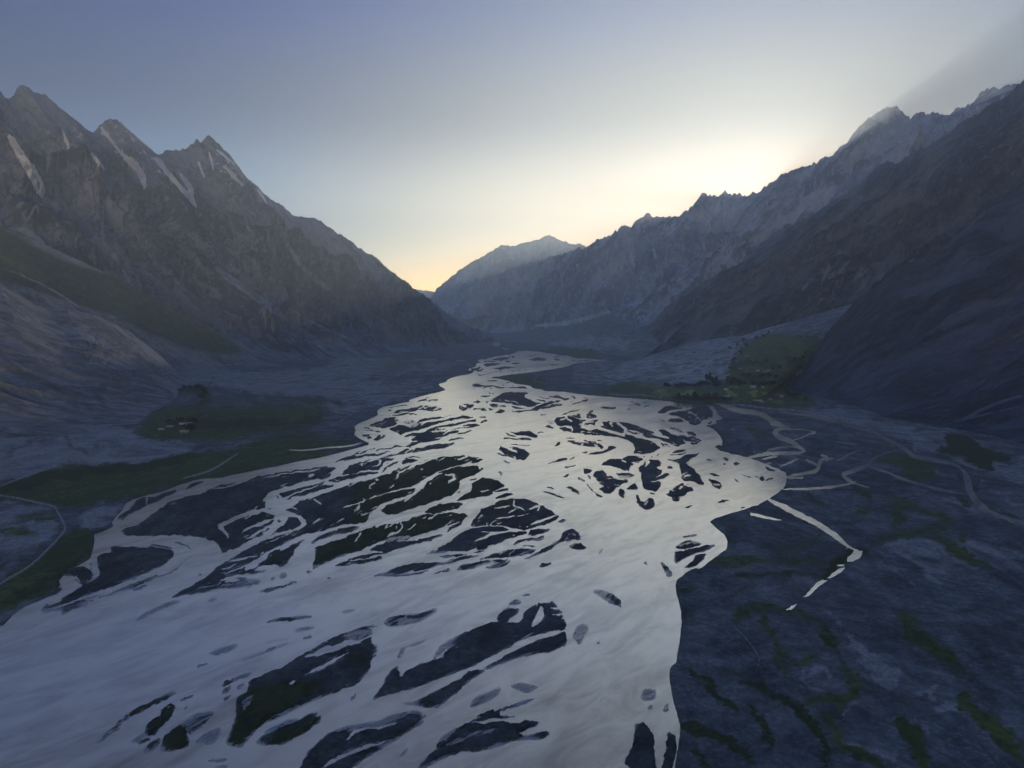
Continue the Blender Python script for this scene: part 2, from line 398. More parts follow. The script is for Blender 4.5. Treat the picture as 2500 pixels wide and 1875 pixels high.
B L 1040,1010 1060,1020 1085,1060 1060,1055
B l16 780,1045 820,1020 840,995
B L 930,1030 970,1060 1020,1085 1000,1090 940,1065
B l14 1030,1110 1060,1160 1100,1200
B L 1090,1190 1150,1220 1205,1250 1170,1260 1120,1225
B L 780,1135 850,1145 920,1170 965,1230 900,1205 830,1170
B L 520,1180 600,1190 720,1230 820,1275 720,1255 600,1210
B l12 605,1145 650,1150 690,1170
B l14 780,945 830,925 910,912
B L 1370,1180 1400,1160 1445,1205 1440,1270 1380,1235
B L 1450,1160 1530,1105 1600,1155 1560,1175 1470,1180
B L 1590,920 1650,880 1720,855 1800,860 1840,890 1830,915 1780,930 1840,970 1830,1000 1930,1000 1930,1030 1860,1060 1800,1085 1830,1100 1820,1180 1760,1190 1690,1180 1650,1160 1640,1110 1620,1080 1630,1020 1590,960
B w12 1720,1095 1800,1080 1880,1050 1930,1020
B w18 1650,915 1680,890 1700,870
B w8 1770,1040 1860,1005
B L 1875,940 1900,925 1950,930 1950,945 1900,950
G L 1270,655 1300,648 1340,650 1400,620 1505,605 1440,650 1415,690 1450,710 1470,745 1500,770 1535,840 1490,835 1440,815 1370,800 1365,740 1340,680 1300,665
G w6 1375,775 1440,765
B L 1885,1220 1940,1180 1990,1130 2060,1100 2080,1130 2120,1130 2180,1150 2185,1190 2110,1210 2060,1250 2040,1270 2020,1295 1980,1300 1930,1260
B w16 2030,1165 2070,1140
B L 1550,1240 1580,1225 1600,1260 1600,1290 1640,1305 1680,1290 1720,1265 1760,1310 1775,1350 1720,1385 1680,1390 1640,1370 1600,1350 1570,1310
B s24 1650,1340 1690,1290
B L 1700,1195 1750,1215 1750,1225 1715,1220
B L 1930,775 1990,750 2110,745 2100,765 2000,775
B l12 1900,810 1980,795 2110,778
B L 1600,820 1660,815 1650,830
B L 1710,805 1755,815 1750,830
B L 1780,800 1820,770 1800,810
B l14 2090,1370 2170,1350
G L 1650,640 1690,635 1720,650 1700,668
G L 1745,680 1765,668 1785,685 1765,705 1745,695
G l10 1545,657 1585,660
G l10 1665,685 1690,690
G L 1960,710 1990,708 2060,738 2040,742 1990,730
G L 1560,785 1590,800 1640,820 1665,845 1640,870 1600,855
G s20 1600,830 1650,850
G l10 1745,790 1785,815
G l6 1790,755 1870,785
G L 1930,775 1960,765 1965,790 1950,808 1925,795
G l8 1890,770 1920,785
G l8 1970,805 2030,790
G L 1615,968 1660,945 1715,938 1680,960 1640,970
G L 1390,1005 1420,990 1445,990 1415,1005
G l10 1575,760 1640,770
G l8 1795,1005 1830,995
G L 1375,1215 1420,1195 1480,1190 1470,1205 1420,1215
G L 1325,1290 1360,1255 1420,1238 1500,1245 1520,1262 1440,1290 1380,1302
G s20 1350,1275 1440,1255 1500,1250
G L 1310,1320 1370,1315 1480,1285 1600,1265 1620,1272 1560,1300 1460,1335 1380,1370 1325,1413
G L 1375,1440 1440,1400 1460,1350 1510,1335 1560,1330 1530,1370 1500,1400 1440,1430
G L 1360,1490 1440,1445 1500,1430 1440,1462
G L 1210,1385 1250,1410 1305,1470 1300,1497 1270,1495 1240,1460
G L 1095,1395 1120,1390 1130,1425
G s16 770,1340 800,1290
F L 910,345 960,315 1050,310 1120,280 1190,262 1200,275 1120,310 1060,350 980,375 880,430 830,460 795,465 800,445 870,400
F w8 990,375 985,330 1000,315
F L 1240,270 1290,220 1390,208 1320,240
F L 745,645 850,650 1000,650 1100,655 1160,675 1190,690 1165,720 1110,770 1000,820 880,870 760,920 680,950 640,930 700,870 670,830 655,770 660,710 700,690 745,690
F L 265,1090 300,1050 420,990 550,930 640,880 700,860 760,900 700,940 560,985 420,1040
F L 430,850 500,790 570,780 620,810 640,850 600,880 560,910 510,870 480,850
F w10 470,850 530,860 545,890
F w24 640,760 650,830 640,880 560,930 450,980 330,1040
F L 330,960 390,930 440,920 400,960 330,990
F l8 600,770 630,745 620,800
F l10 1000,638 1100,640 1160,660
F l10 1180,620 1260,640 1290,670
F l8 1300,700 1240,750 1180,810 1050,865 900,920 780,960 660,1000
F l10 700,985 900,900 1080,840
F l8 640,1005 450,1050 280,1100
F L 270,1090 420,1065 600,1020 650,1010 560,1040 400,1080
F l12 900,940 1000,910
F l9 1340,845 1360,835
J l10 265,180 400,130 560,70 700,25 780,0
J l8 0,240 140,200 280,150
J L 0,270 120,220 250,190 120,250 0,300
J L 0,200 60,180 190,130 300,60 380,10 430,0 300,0 150,90 0,180
J L 770,185 870,120 960,90 1100,60 1300,60 1450,60 1300,100 1150,110 1000,140 900,150
J s14 900,140 1050,90 1200,80 1400,60
J l12 1420,130 1560,100 1700,60
J s26 520,350 620,290 760,220 860,200
J S 1030,210 1080,180 1140,175 1090,205
J L 1455,355 1560,325 1700,310 1815,300 1780,320 1640,345 1560,350
J S 1660,420 1740,395 1840,383 1780,405
J L 1080,585 1110,550 1180,530 1240,515 1200,555 1120,590
J S 1030,590 1120,540 1290,505 1200,570
J l10 975,675 1055,645
J s10 1440,510 1560,480 1660,460
J s16 1250,635 1400,590 1500,550 1600,510 1670,495
J L 1450,575 1520,530 1570,515 1540,545
J l12 1740,468 1805,452
J L 1180,1240 1250,1050 1260,900 1340,850 1350,780 1440,730 1560,690 1740,590 1880,520 1990,460 2180,380 2230,385 2230,680 2140,780 2110,805 1980,850 1850,880 1700,950 1560,1020 1450,1090 1400,1130 1330,1210 1300,1245
K L 0,490 150,400 250,345 420,290 470,300 400,340 330,360 380,380 430,375 490,385 490,420 440,500 380,590 340,610 200,650 100,710 0,745
K w14 100,550 220,490 330,430
K w24 100,450 230,410 350,370 470,330
K S 300,330 420,300 480,320 380,370
K S 520,260 560,235 650,215 720,220 800,185 815,200 720,260 620,280 560,290 530,275
K l16 540,250 640,225 700,240 790,195
K l12 430,300 490,280
J S 1300,900 1390,860 1360,950 1300,1000
J w14 1640,800 1690,775
J s20 1450,1085 1650,980 1850,890 2000,850
J L 245,1225 300,1160 360,1120 470,1010 560,960 700,900 780,860 835,857 760,900 640,960 520,1020 430,1090 400,1130 330,1170
J L 590,1165 620,1080 700,1030 740,960 800,935 825,960 800,1020 740,1090 690,1140 640,1172
J S 490,1215 590,1150 620,1160 540,1210
J l14 545,1225 640,1190
J L 580,1280 640,1220 710,1180 700,1220 650,1275 610,1288
J L 705,1275 740,1180 800,1120 860,1080 920,1090 900,1160 930,1210 910,1245 850,1270 780,1278
J S 860,1080 960,1010 1100,985 1050,1070 960,1110 930,1170
J L 920,1170 960,1110 1060,1040 1100,985 1095,1020 1010,1100
J S 940,1220 1050,1140 1150,1100 1140,1180 1090,1230
J L 1150,820 1180,770 1250,750 1390,705 1330,745 1230,780
J L 1155,870 1170,830 1230,800 1200,850
J L 1160,930 1180,890 1220,870 1190,920
J S 1250,840 1280,800 1340,780 1290,830
J L 1400,1225 1440,1180 1600,1100 1700,1060 1800,1040 1885,1020 1850,1080 1750,1150 1640,1210 1540,1237 1460,1235
J s24 1450,1150 1600,1080 1700,1050
J L 1705,1065 1760,1020 1840,995 1845,1015 1760,1055
J l10 850,920 950,880
J l8 880,975 915,955
J L 2070,930 2100,880 2130,855 2110,900
J l10 1050,1355 1200,1335
J l10 1110,1400 1200,1385
K L 40,1100 120,960 180,900 220,860 300,850 360,845 340,880 420,845 520,840 620,800 740,790 700,830 620,880 540,930 420,1000 280,1100
K w16 180,1060 260,1000 420,940 560,900
K w14 320,900 370,855
K S 230,860 330,820 480,800 600,750 700,740 770,770 640,790 500,830 380,840
K L 580,800 660,760 760,765 720,790 640,810
K L 460,680 520,600 560,520 600,500 610,530 660,520 720,490 800,470 840,440 900,390 940,330 1080,270 1150,260 1260,270 1280,210 1350,165 1400,160 1440,150 1470,190 1490,220 1510,280 1505,300 1400,330 1300,360 1200,400 1100,450 1000,500 900,560 800,590 700,620 600,640 520,665
K w26 1370,180 1375,230 1330,280
K w10 1420,190 1475,185
K w8 1430,225 1490,220
K w14 610,560 640,510
K L 1055,510 1120,450 1200,410 1300,360 1420,320 1510,312 1510,390 1430,420 1300,440 1180,480 1090,515
K w26 600,655 760,610 950,545 1080,480 1200,415 1330,350 1510,306
K L 670,700 760,660 840,620 930,570 980,530 1060,515 1070,525 1000,570 930,630 860,690 810,725 730,720
K S 600,700 680,690 760,715 660,715
K L 1195,170 1220,145 1260,140 1265,165 1220,172
K L 1265,125 1310,108 1315,120
K L 1130,245 1160,200 1200,185 1255,190 1250,220 1200,250 1160,270
K S 1640,90 1700,90 1760,110 1810,150 1810,188 1740,160
K L 1735,158 1755,115 1805,140 1808,180
K S 1545,350 1560,290 1600,265 1635,290 1610,340 1580,390
K S 1665,385 1690,360 1690,380
K S 590,460 620,400 700,370 800,340 700,390 640,400 630,440
K l10 600,455 630,400
K S 790,470 830,390 900,350 940,320 920,370 850,420
K S 980,730 1010,670 1090,640 1160,610 1150,650 1080,700
K S 1200,600 1270,590 1370,610 1300,650 1220,620
K l12 1130,745 1230,710 1340,680
K L 660,1100 760,990 850,900 930,830 1000,800 1050,760 1110,735 1150,750 1150,770 1250,770 1180,780 1080,790 1020,810 1130,800 1250,810 1290,790 1365,805 1340,830 1250,860 1280,880 1420,850 1420,870 1380,890 1260,900 1150,930 1050,960 950,960 860,990 780,1030
K w16 1020,805 1130,790 1260,795
K s24 860,930 1000,870 1140,840
K S 800,940 840,880 930,820 900,870 830,930
K S 1910,670 1930,620 1990,625 1990,680 1930,690
K S 1940,730 1980,700 1970,740
K L 2030,730 2050,700 2070,740 2045,745
K L 1820,1020 1870,930 1880,820 1930,800 1950,830 1980,870 1990,950 2000,1100 1860,1100 1850,1040
K L 2030,1020 2050,900 2065,850 2100,880 2110,950 2070,1100 2020,1100
K S 590,1000 660,930 640,980
K s10 300,210 380,195
K s12 40,310 140,290
H w30 150,98 200,120 280,145 380,155 450,170 500,210 560,235 625,265
H w12 495,235 520,245 575,252
H w28 620,262 540,275 525,300 560,325 640,350 690,390 735,415
H w22 735,415 690,435 560,432 440,440 330,470
H w9 620,268 700,270 790,285 810,292 750,305 700,335 650,345
H w9 480,430 490,410 560,395 640,385 690,400
H w11 565,528 640,490 690,472
H w18 610,595 700,575 780,560 830,545 820,500 860,470 930,470
H w12 740,470 790,500 830,520
H w12 930,480 980,475 1020,440 1100,412
H w16 840,440 890,455 880,490
H w10 600,600 720,600
H w12 440,475 500,460 550,452
H w14 570,675 720,675 900,665 1040,640 1070,625
H w24 1060,640 1000,590 985,575 1050,555 1130,525 1165,512
H w14 1150,515 1250,545 1350,590 1480,635 1600,665 1750,700 1810,712
H w12 1070,635 1165,668
H w9 1150,510 1190,465 1290,430 1360,408 1390,405
H w24 560,150 700,170 850,190 1000,235 1150,275 1250,320 1340,370 1400,400 1440,430 1480,460 1600,480 1720,500 1800,540 1830,600
H w40 1800,540 1830,600 1840,680 1870,730 1920,790 2000,840
H w26 1960,815 2100,880 2212,905 2400,940
H W 355,833 430,845 500,865 600,885 540,885 430,868 370,850
H w34 465,735 560,780 680,840 800,900 900,960 1000,1040 1060,1085
H W 1050,1070 1125,1100 1110,1135 1050,1165 1015,1165 1040,1130 1060,1100
H w10 955,1190 1000,1190
I w24 1290,-10 1250,15 1210,50
I w20 1190,85 1140,115 1100,142
I W 1100,155 1050,155 1010,195 955,255 985,250 1040,195
I W 925,285 890,300 855,325 890,325
I w10 1150,72 1190,70
H W 230,263 270,270 250,276
H W 300,428 318,418 312,430
L w6 750,120 850,122 1000,102 1100,100 1190,75
E w16 380,15 470,22 540,0
E w13 540,70 620,85 700,95
M w9 1370,928 1450,935 1400,945
M w7 1540,915 1590,910
M w7 1610,908 1670,908
"""
# ---- cover that colours the ground: G grass, Y brighter crop, D dark marsh, P pale sand, T trodden track, X snow
COVER = """
F G.9 0,245 180,200 340,150 480,95 620,105 900,105 1150,80 1350,30 1500,0 1900,-90 2130,-120 2150,-20 2212,40 1900,90 1700,140 1480,180 1370,190 1200,220 1000,290 850,330 700,340 560,380 400,385 300,360 150,330 0,330 -300,400 -300,300
F d60 -100,300 300,200 500,150 800,130 1100,95 1350,40
F p50 850,320 950,260 1080,190
F t10 1230,195 1400,150 1480,110 1600,30
F G1 -200,1150 0,920 100,840 250,750 400,620 440,560 500,540 600,560 640,600 620,700 520,770 420,840 400,900 350,960 200,1000 100,1050 0,1090
F d40 0,1060 200,960 380,860 500,760 600,680
F T11 -100,300 0,308 120,325 280,360 370,380 390,420 430,490 445,530 410,580 330,670 200,790 60,870 0,910 -200,1060
F P.5 0,340 300,380 370,440 430,520 300,620 150,750 -200,850 -200,400
F P.5 560,400 840,330 850,370 780,440 740,500 630,550 520,520
F g30 0,560 100,540 250,560
F g30 100,460 250,440 400,450
P G1 830,1130 900,1050 900,1000 1080,980 1200,960 1280,990 1500,975 1800,970 1940,975 1930,1040 1850,1080 1700,1110 1500,1130 1350,1160 1100,1160 950,1150
P d14 720,1030 760,990 900,950 1090,910
P d11 300,1015 500,1040 700,1045 880,1045
P d44 1070,870 1150,850 1230,860 1240,920 1180,960
P d10 1270,800 1290,870 1400,890 1480,905 1540,950 1650,965
P d30 1700,1100 1900,1050 1930,1000
P d44 1000,1060 1200,1080 1400,1070 1700,1060
P d11 0,1290 100,1220 170,1180 300,1150 360,1090 310,1020
P d11 340,1040 390,1160 440,1220 600,1260
P d9 350,1030 500,1075 650,1060 820,1085
P d8 740,1020 900,990 1080,985
P t7 0,1450 200,1370 330,1330
P p30 1240,1290 1400,1200 1600,1190
P p14 1180,1380 1380,1290 1560,1230
P p40 1260,830 1600,860 2000,880
P d16 1540,880 1750,920 2080,945
P g60 1300,1290 1700,1230 2100,1180
A g26 600,305 900,305 1080,310
A g22 470,380 700,385 900,395
A g22 700,220 950,225 1200,240
A d12 1320,185 1440,190
A d14 870,350 1080,345
A d30 30,730 180,730
A t5 0,985 150,920 250,850 400,770 600,700 750,640
A t4 0,250 600,255 1200,262 1600,275
E G.9 650,610 900,590 1140,570 1130,640 1300,620 1460,680 1300,700 1100,720 800,710 720,660
E g60 420,600 640,620 780,700 1000,735
E T8 1120,660 1150,620 1240,520
E T8 1120,665 1300,705 1400,720
E G.8 1130,130 1300,90 1700,100 2212,60 2300,150 2300,250 1900,240 1700,190 1400,160
N G1 160,570 300,520 530,490 620,540 800,530 900,545 1180,540 1200,420 1250,280 1350,200 1540,120 1700,130 1900,130 1900,180 1750,330 1700,430 1750,560 1850,620 1830,690 1700,690 1500,680 1200,650 1100,645 800,635 600,615 350,590
N G.7 0,240 120,225 200,255 60,290 0,280
N g20 250,330 400,300 520,300
P P.6 0,1030 300,1030 500,1060 700,1060 830,1150 1000,1165 1200,1200 1000,1290 500,1320 0,1430 -200,1400 -200,1000
P P.55 980,690 1080,840 1300,850 1700,920 2212,900 2212,700 1600,765 1100,695
H P.35 560,130 1000,120 1500,220 2212,420 2212,700 1500,400 1000,220
H P.3 1300,1000 1700,1030 2212,1000 2212,1244 1200,1244
N P.4 0,330 600,290 1200,100 1700,0 1500,130 1340,170 1250,290 1210,420 1150,500 900,490 700,480 560,460 200,530 0,540
E P.5 1100,0 2212,-150 2800,-120 2800,100 2212,40 1700,80 1300,60
A P.5 0,200 600,240 1200,260 1500,300 1000,420 500,440 0,420
N D1 1230,330 1290,310 1330,360 1300,400 1240,390
N d26 1290,440 1380,450 1480,440
N d22 1400,350 1480,340 1560,350
N d20 1560,430 1640,470 1660,540
N d18 1340,480 1440,480 1560,500
N d24 1700,190 1760,170 1860,160
N d20 1650,380 1700,300
N P.6 1380,370 1440,355 1470,375 1420,390
N P.5 1450,470 1530,465 1560,485 1480,495
N P.5 1270,365 1330,370 1310,395 1260,390
N Y.5 1560,560 1640,560 1650,585 1570,585
N Y.4 1680,630 1780,630 1770,655 1690,655
N Y.5 870,570 940,560 960,590 890,600
N P1 1350,230 1450,170 1560,175 1640,230 1560,270 1480,300 1380,270
N P.7 1560,310 1600,280 1670,320 1600,350
N P.5 1660,260 1740,250 1770,290 1700,300
N Y1 1430,570 1500,565 1505,585 1435,585
N Y.8 750,590 900,560 980,580 880,610
N Y.8 1330,560 1380,560 1400,610 1350,600
N Y.6 620,560 720,550 740,575 640,590
N Y.6 1180,560 1280,555 1290,590 1190,600
N Y.5 1520,600 1600,600 1620,640 1530,640
N Y.5 980,590 1100,590 1110,620 990,620
N Y.4 1400,625 1480,630 1490,655 1400,650
N T7 250,580 560,585 680,605
N T9 1080,655 1300,660 1500,690 1700,700 1900,730 2212,830
N t6 700,520 1000,330 1150,280
N d10 250,520 560,490 700,370
N d30 1190,400 1240,480 1190,520
N d30 1600,220 1640,330 1730,330 1760,260
N d24 1840,150 1900,140
H g30 1130,1130 1180,1040 1300,1000 1450,975 1600,955 1720,920 1740,880 1600,840 1450,810 1380,770 1280,710 1170,665
H d30 1060,650 1130,710 1160,760
H g44 1330,920 1370,870 1350,820 1400,800
H g26 1070,850 1200,800
H d26 850,810 800,750 740,700
H g26 880,960 800,1040 700,1070 500,1100
H d14 560,900 600,940 800,1000
H g24 150,1180 400,1160 600,1155 900,1170 1000,1180
H d54 850,1244 950,1200 1050,1120
H g38 1600,1000 1750,1080 1850,1150 2000,1200
H g22 1750,970 1850,1000 1780,1040
H g46 1190,480 1300,470 1500,490 1600,540 1400,560
H d70 1640,400 1750,410 1850,440 2150,480
H d66 1700,330 1800,350 1900,440 1950,560
H d14 1100,200 1700,230
H g16 850,330 1100,350
H g16 1100,600 1350,600
H g22 1420,590 1650,610
H d26 1780,560 1800,620
H d32 1900,620 1880,700
H d22 1750,700 1870,790
H d18 1960,800 2200,890
H g30 350,260 430,300 450,330
H p14 870,150 1000,180 1300,250 1450,310 1600,400 1790,450 1870,540 1900,600 2000,680 2212,800
H P.9 1440,370 1490,365 1530,390 1540,410 1480,410
H p14 1540,280 1660,300
H p8 1700,290 1800,320
H p14 1320,260 1480,270
H p10 1050,210 1150,220
H P.5 930,320 1060,320 1070,380 960,390
H p12 1600,380 1740,390
H p10 560,150 800,125 1000,170
H p10 1590,520 1700,600
H d6 1280,330 1400,395 1600,460 1800,490 1900,560
H p12 1500,740 1700,760 1900,820
I g26 300,40 500,60 800,40 1100,60 1200,50
I d26 1100,60 1200,0 1320,-20
I g26 520,440 600,340 700,300 850,330 1000,380 1100,440 1130,560 1160,640
I d12 850,330 1000,380 1100,440 1130,560 1160,640
I d10 550,420 620,500 700,580 710,640 650,700
I g30 720,340 720,400 800,480 850,540 830,640 870,750
I g28 880,650 1000,610 1060,570
I g36 1170,640 1230,700 1260,800 1240,830 1020,840 960,880
I d32 300,660 400,740 480,820 580,920
I d30 600,740 750,780 860,850 950,890
I d42 920,880 1000,980 1080,1080 1090,1150 1060,1240
I d32 650,850 700,940 760,1060 770,1150
I d50 250,990 400,1020 520,1080 600,1140 700,1200
I g42 1040,920 1120,990 1200,1120 1300,1160 1450,1240
I g30 1180,870 1100,950
I g64 1520,330 1550,440 1700,550 1800,620 1850,700
I g64 1850,800 1900,900 2000,960 2100,1060 2200,1180
I g64 1500,950 1600,1080 1650,1240
I d24 300,1100 380,1180 430,1240
I d12 480,330 520,260 600,210 700,180
I d26 250,230 330,210
I d16 500,150 700,120 900,120 1080,130
I d10 800,190 900,150
I g26 1820,0 1950,60 2050,90
I P1 1200,490 1240,540 1300,590 1290,640 1350,680 1350,740 1400,770 1460,775 1510,745 1480,660 1430,630 1340,590 1260,510
I D.8 1320,640 1350,660 1340,680
I p24 970,740 1000,670 1080,660 1110,720
I p16 1080,790 1000,800 960,740
I p34 1700,900 1750,870 1840,890
I p20 1600,820 1700,780 1730,740
I p20 1690,850 1710,790
I p16 1160,1000 1180,900 1300,850
I p18 1200,1080 1290,1120 1420,1130 1500,1200
I p14 1100,340 1200,460 1330,560
I p10 1590,820 1620,980 1680,1060
I P1 1845,150 1862,145 1868,158 1852,163
I p9 600,700 800,800 900,870
I t4 560,420 640,500 710,600 700,650
I p14 1450,90 1550,140 1610,210
I p12 1500,0 1650,80 1720,200
D G.75 0,430 500,300 900,170 1300,140 1460,180 1700,460 1300,640 1290,800 1000,960 0,1210
D G.6 1500,640 1800,600 1850,640 1600,800 1420,800
B G.5 1480,640 1800,680 1640,790
J G.7 1180,1240 1250,1050 1340,850 1560,800 1900,780 1800,880 1450,1080 1300,1245
J G.5 2000,580 2212,560 2212,680 2080,700
J G.8 245,1225 360,1120 560,960 835,857 640,960 430,1090
J G.8 590,1165 700,1030 800,935 820,1000 690,1140
J G.8 705,1275 800,1120 920,1090 900,1240
J G.8 1460,1235 1640,1130 1885,1020 1750,1150 1600,1225
C G.8 870,860 1050,790 1190,770 1190,810 1000,860
C G.7 1640,1130 2212,930 2212,1130 1620,1360
C G.5 1150,1200 1340,1200 1280,1340 1000,1380
P p18 0,330 200,350 400,380
A P.5 0,440 600,470 1200,500 800,700 300,820 0,900
"""
# ---------------------------------------------------------------- outlines to fields
def chaikin(P, n=1, closed=True):
    P = np.array(P, float)
    for _ in range(n):
        if closed:
            Q = np.roll(P, -1, 0)
            P = np.stack([P*.88+Q*.12, P*.12+Q*.88], 1).reshape(-1, 2)
        else:
            a, b = P[:-1], P[1:]
            M = np.stack([a*.75+b*.25, a*.25+b*.75], 1).reshape(-1, 2)
            P = np.vstack([P[:1], M, P[-1:]])
    return P
class Field:
    def __init__(s, x0, y0, x1, y1, cell, fill=0.0):
        s.x0, s.y0, s.c = x0, y0, cell
        s.w, s.h = int((x1-x0)/cell), int((y1-y0)/cell)
        s.a = np.full((s.h, s.w), fill, np.float32)
    def polymask(s, P):
        X = (P[:, 0]-s.x0)/s.c-.5; Y = (P[:, 1]-s.y0)/s.c-.5
        r0 = max(0, int(math.floor(Y.min()))); r1 = min(s.h, int(math.ceil(Y.max()))+1)
        c0 = max(0, int(math.floor(X.min()))); c1 = min(s.w, int(math.ceil(X.max()))+2)
        if r1 <= r0 or c1 <= c0: return None
        cnt = np.zeros((r1-r0, c1-c0+1), np.int32)
        X2, Y2 = np.roll(X, -1), np.roll(Y, -1)
        for xa, ya, xb, yb in zip(X, Y, X2, Y2):
            if ya == yb: continue
            lo, hi = (ya, yb) if ya < yb else (yb, ya)
            rows = np.arange(max(r0, int(math.ceil(lo))), min(r1-1, int(math.ceil(hi))-1)+1)
            if not len(rows): continue
            xi = xa+(rows-ya)*(xb-xa)/(yb-ya)
            ci = np.clip(np.ceil(xi).astype(int)-c0, 0, c1-c0)
            np.add.at(cnt, (rows-r0, ci), 1)
        return r0, r1, c0, c1, (np.cumsum(cnt, 1)[:, :c1-c0] % 2).astype(bool)
    def poly(s, P, v, mode='set'):
        m = s.polymask(P)
        if m is None: return
        r0, r1, c0, c1, k = m
        sub = s.a[r0:r1, c0:c1]
        if mode == 'set': sub[k] = v
        else: sub[k] = np.maximum(sub[k], v)
    def stroke(s, P, wd, v, mode='set', taper=.35):
        P = (np.array(P)-[s.x0, s.y0])/s.c-.5
        n = len(P)
        L = np.r_[0, np.cumsum(np.hypot(*(P[1:]-P[:-1]).T))]; L /= L[-1]+1e-9
        W = wd/s.c/2*np.minimum(1, taper+(1-taper)*np.minimum(L, 1-L)*5)
        for i in range(n-1):
            a, b = P[i], P[i+1]; wa, wb = W[i], W[i+1]; wm = max(wa, wb)+1
            c0 = max(0, int(min(a[0], b[0])-wm)); c1 = min(s.w, int(max(a[0], b[0])+wm)+2)
            r0 = max(0, int(min(a[1], b[1])-wm)); r1 = min(s.h, int(max(a[1], b[1])+wm)+2)
            if c1 <= c0 or r1 <= r0: continue
            X, Y = np.meshgrid(np.arange(c0, c1), np.arange(r0, r1))
            d = b-a; t = np.clip(((X-a[0])*d[0]+(Y-a[1])*d[1])/(d@d+1e-9), 0, 1)
            D = np.hypot(X-a[0]-t*d[0], Y-a[1]-t*d[1])
            k = D <= wa+(wb-wa)*t
            sub = s.a[r0:r1, c0:c1]
            if mode == 'set': sub[k] = v
            else: sub[k] = np.maximum(sub[k], v)
    def blur(s, sig):
        sig /= s.c
        r = int(3*sig)+1; k = np.exp(-.5*(np.arange(-r, r+1)/sig)**2); k /= k.sum()
        a = np.pad(s.a, ((r, r), (0, 0)), 'edge'); o = np.zeros_like(s.a)
        for i, q in enumerate(k): o += np.float32(q)*a[i:i+s.h]
        a = np.pad(o, ((0, 0), (r, r)), 'edge'); o = np.zeros_like(s.a)
        for i, q in enumerate(k): o += np.float32(q)*a[:, i:i+s.w]
        s.a = o; return s
    def at(s, px, py):
        X = np.clip((px-s.x0)/s.c-.5, 0, s.w-1.001); Y = np.clip((py-s.y0)/s.c-.5, 0, s.h-1.001)
        i = Y.astype(np.int32); j = X.astype(np.int32); fy = (Y-i).astype(np.float32); fx = (X-j).astype(np.float32)
        a = s.a
        return (a[i, j]*(1-fx)+a[i, j+1]*fx)*(1-fy)+(a[i+1, j]*(1-fx)+a[i+1, j+1]*fx)*fy
def paint(spec, layers, fields, smooth=1):
    """draw every spec line whose letter is in layers into fields[letter]"""
    for ln in spec.strip().splitlines():
        v, op, body = ln.strip().split(' ', 2)
        c = op[0]; q = c.upper()
        if q not in layers: continue
        F, val = fields[q] if isinstance(fields[q], tuple) else (fields[q], 1.0)
        mode = 'max' if q in 'GYDPTX' else 'set'
        P = pts(v, body)
        k = VIEWS[v][2]
        closed = c.isupper() and q != 'T'
        if closed:
            a = float(op[1:] or 1) if mode == 'max' else val
            F.poly(chaikin(P, smooth), a, mode)
        else:
            F.stroke(chaikin(P, 2, False), float(op[1:])*k*((1.1 if v in 'HI' else 1.4 if c == 'w' else 1.15) if mode == 'set' else 1), val, mode, .3 if mode == 'set' else .1 if q == 'X' else .45)
# ---------------------------------------------------------------- noise
def _h(ix, iy, s):
    n = (ix.astype(np.int64)*374761393+iy.astype(np.int64)*668265263+s*1274126177) & 0xffffffff
    n = ((n ^ (n >> 13))*1274126177) & 0xffffffff
    return ((n ^ (n >> 16)) & 0xffff).astype(np.float32)*np.float32(2*math.pi/65536)
def perlin(x, y, s=0):
    ix = np.floor(x); iy = np.floor(y); fx = (x-ix).astype(np.float32); fy = (y-iy).astype(np.float32)
    ix = ix.astype(np.int64); iy = iy.astype(np.int64)
    u = fx*fx*fx*(fx*(fx*6-15)+10); w = fy*fy*fy*(fy*(fy*6-15)+10)
    def g(a, b):
        t = _h(ix+a, iy+b, s); return np.cos(t)*(fx-a)+np.sin(t)*(fy-b)
    x0 = g(0, 0)*(1-u)+g(1, 0)*u; x1 = g(0, 1)*(1-u)+g(1, 1)*u
    return (x0*(1-w)+x1*w)*1.5
def fbm(x, y, o=4, s=0, g=.5, l=2.03):
    r = 0; a = 1.0
    for i in range(o): r = r+a*perlin(x, y, s+i*17); x = x*l; y = y*l; a *= g
    return r
def ridged(x, y, o=4, s=0, g=.55, l=2.1):
    r = 0; a = 1.0; t = 0
    for i in range(o): r = r+a*(1-np.abs(perlin(x, y, s+i*31))*1.6); t += a; x = x*l; y = y*l; a *= g
    return r/t
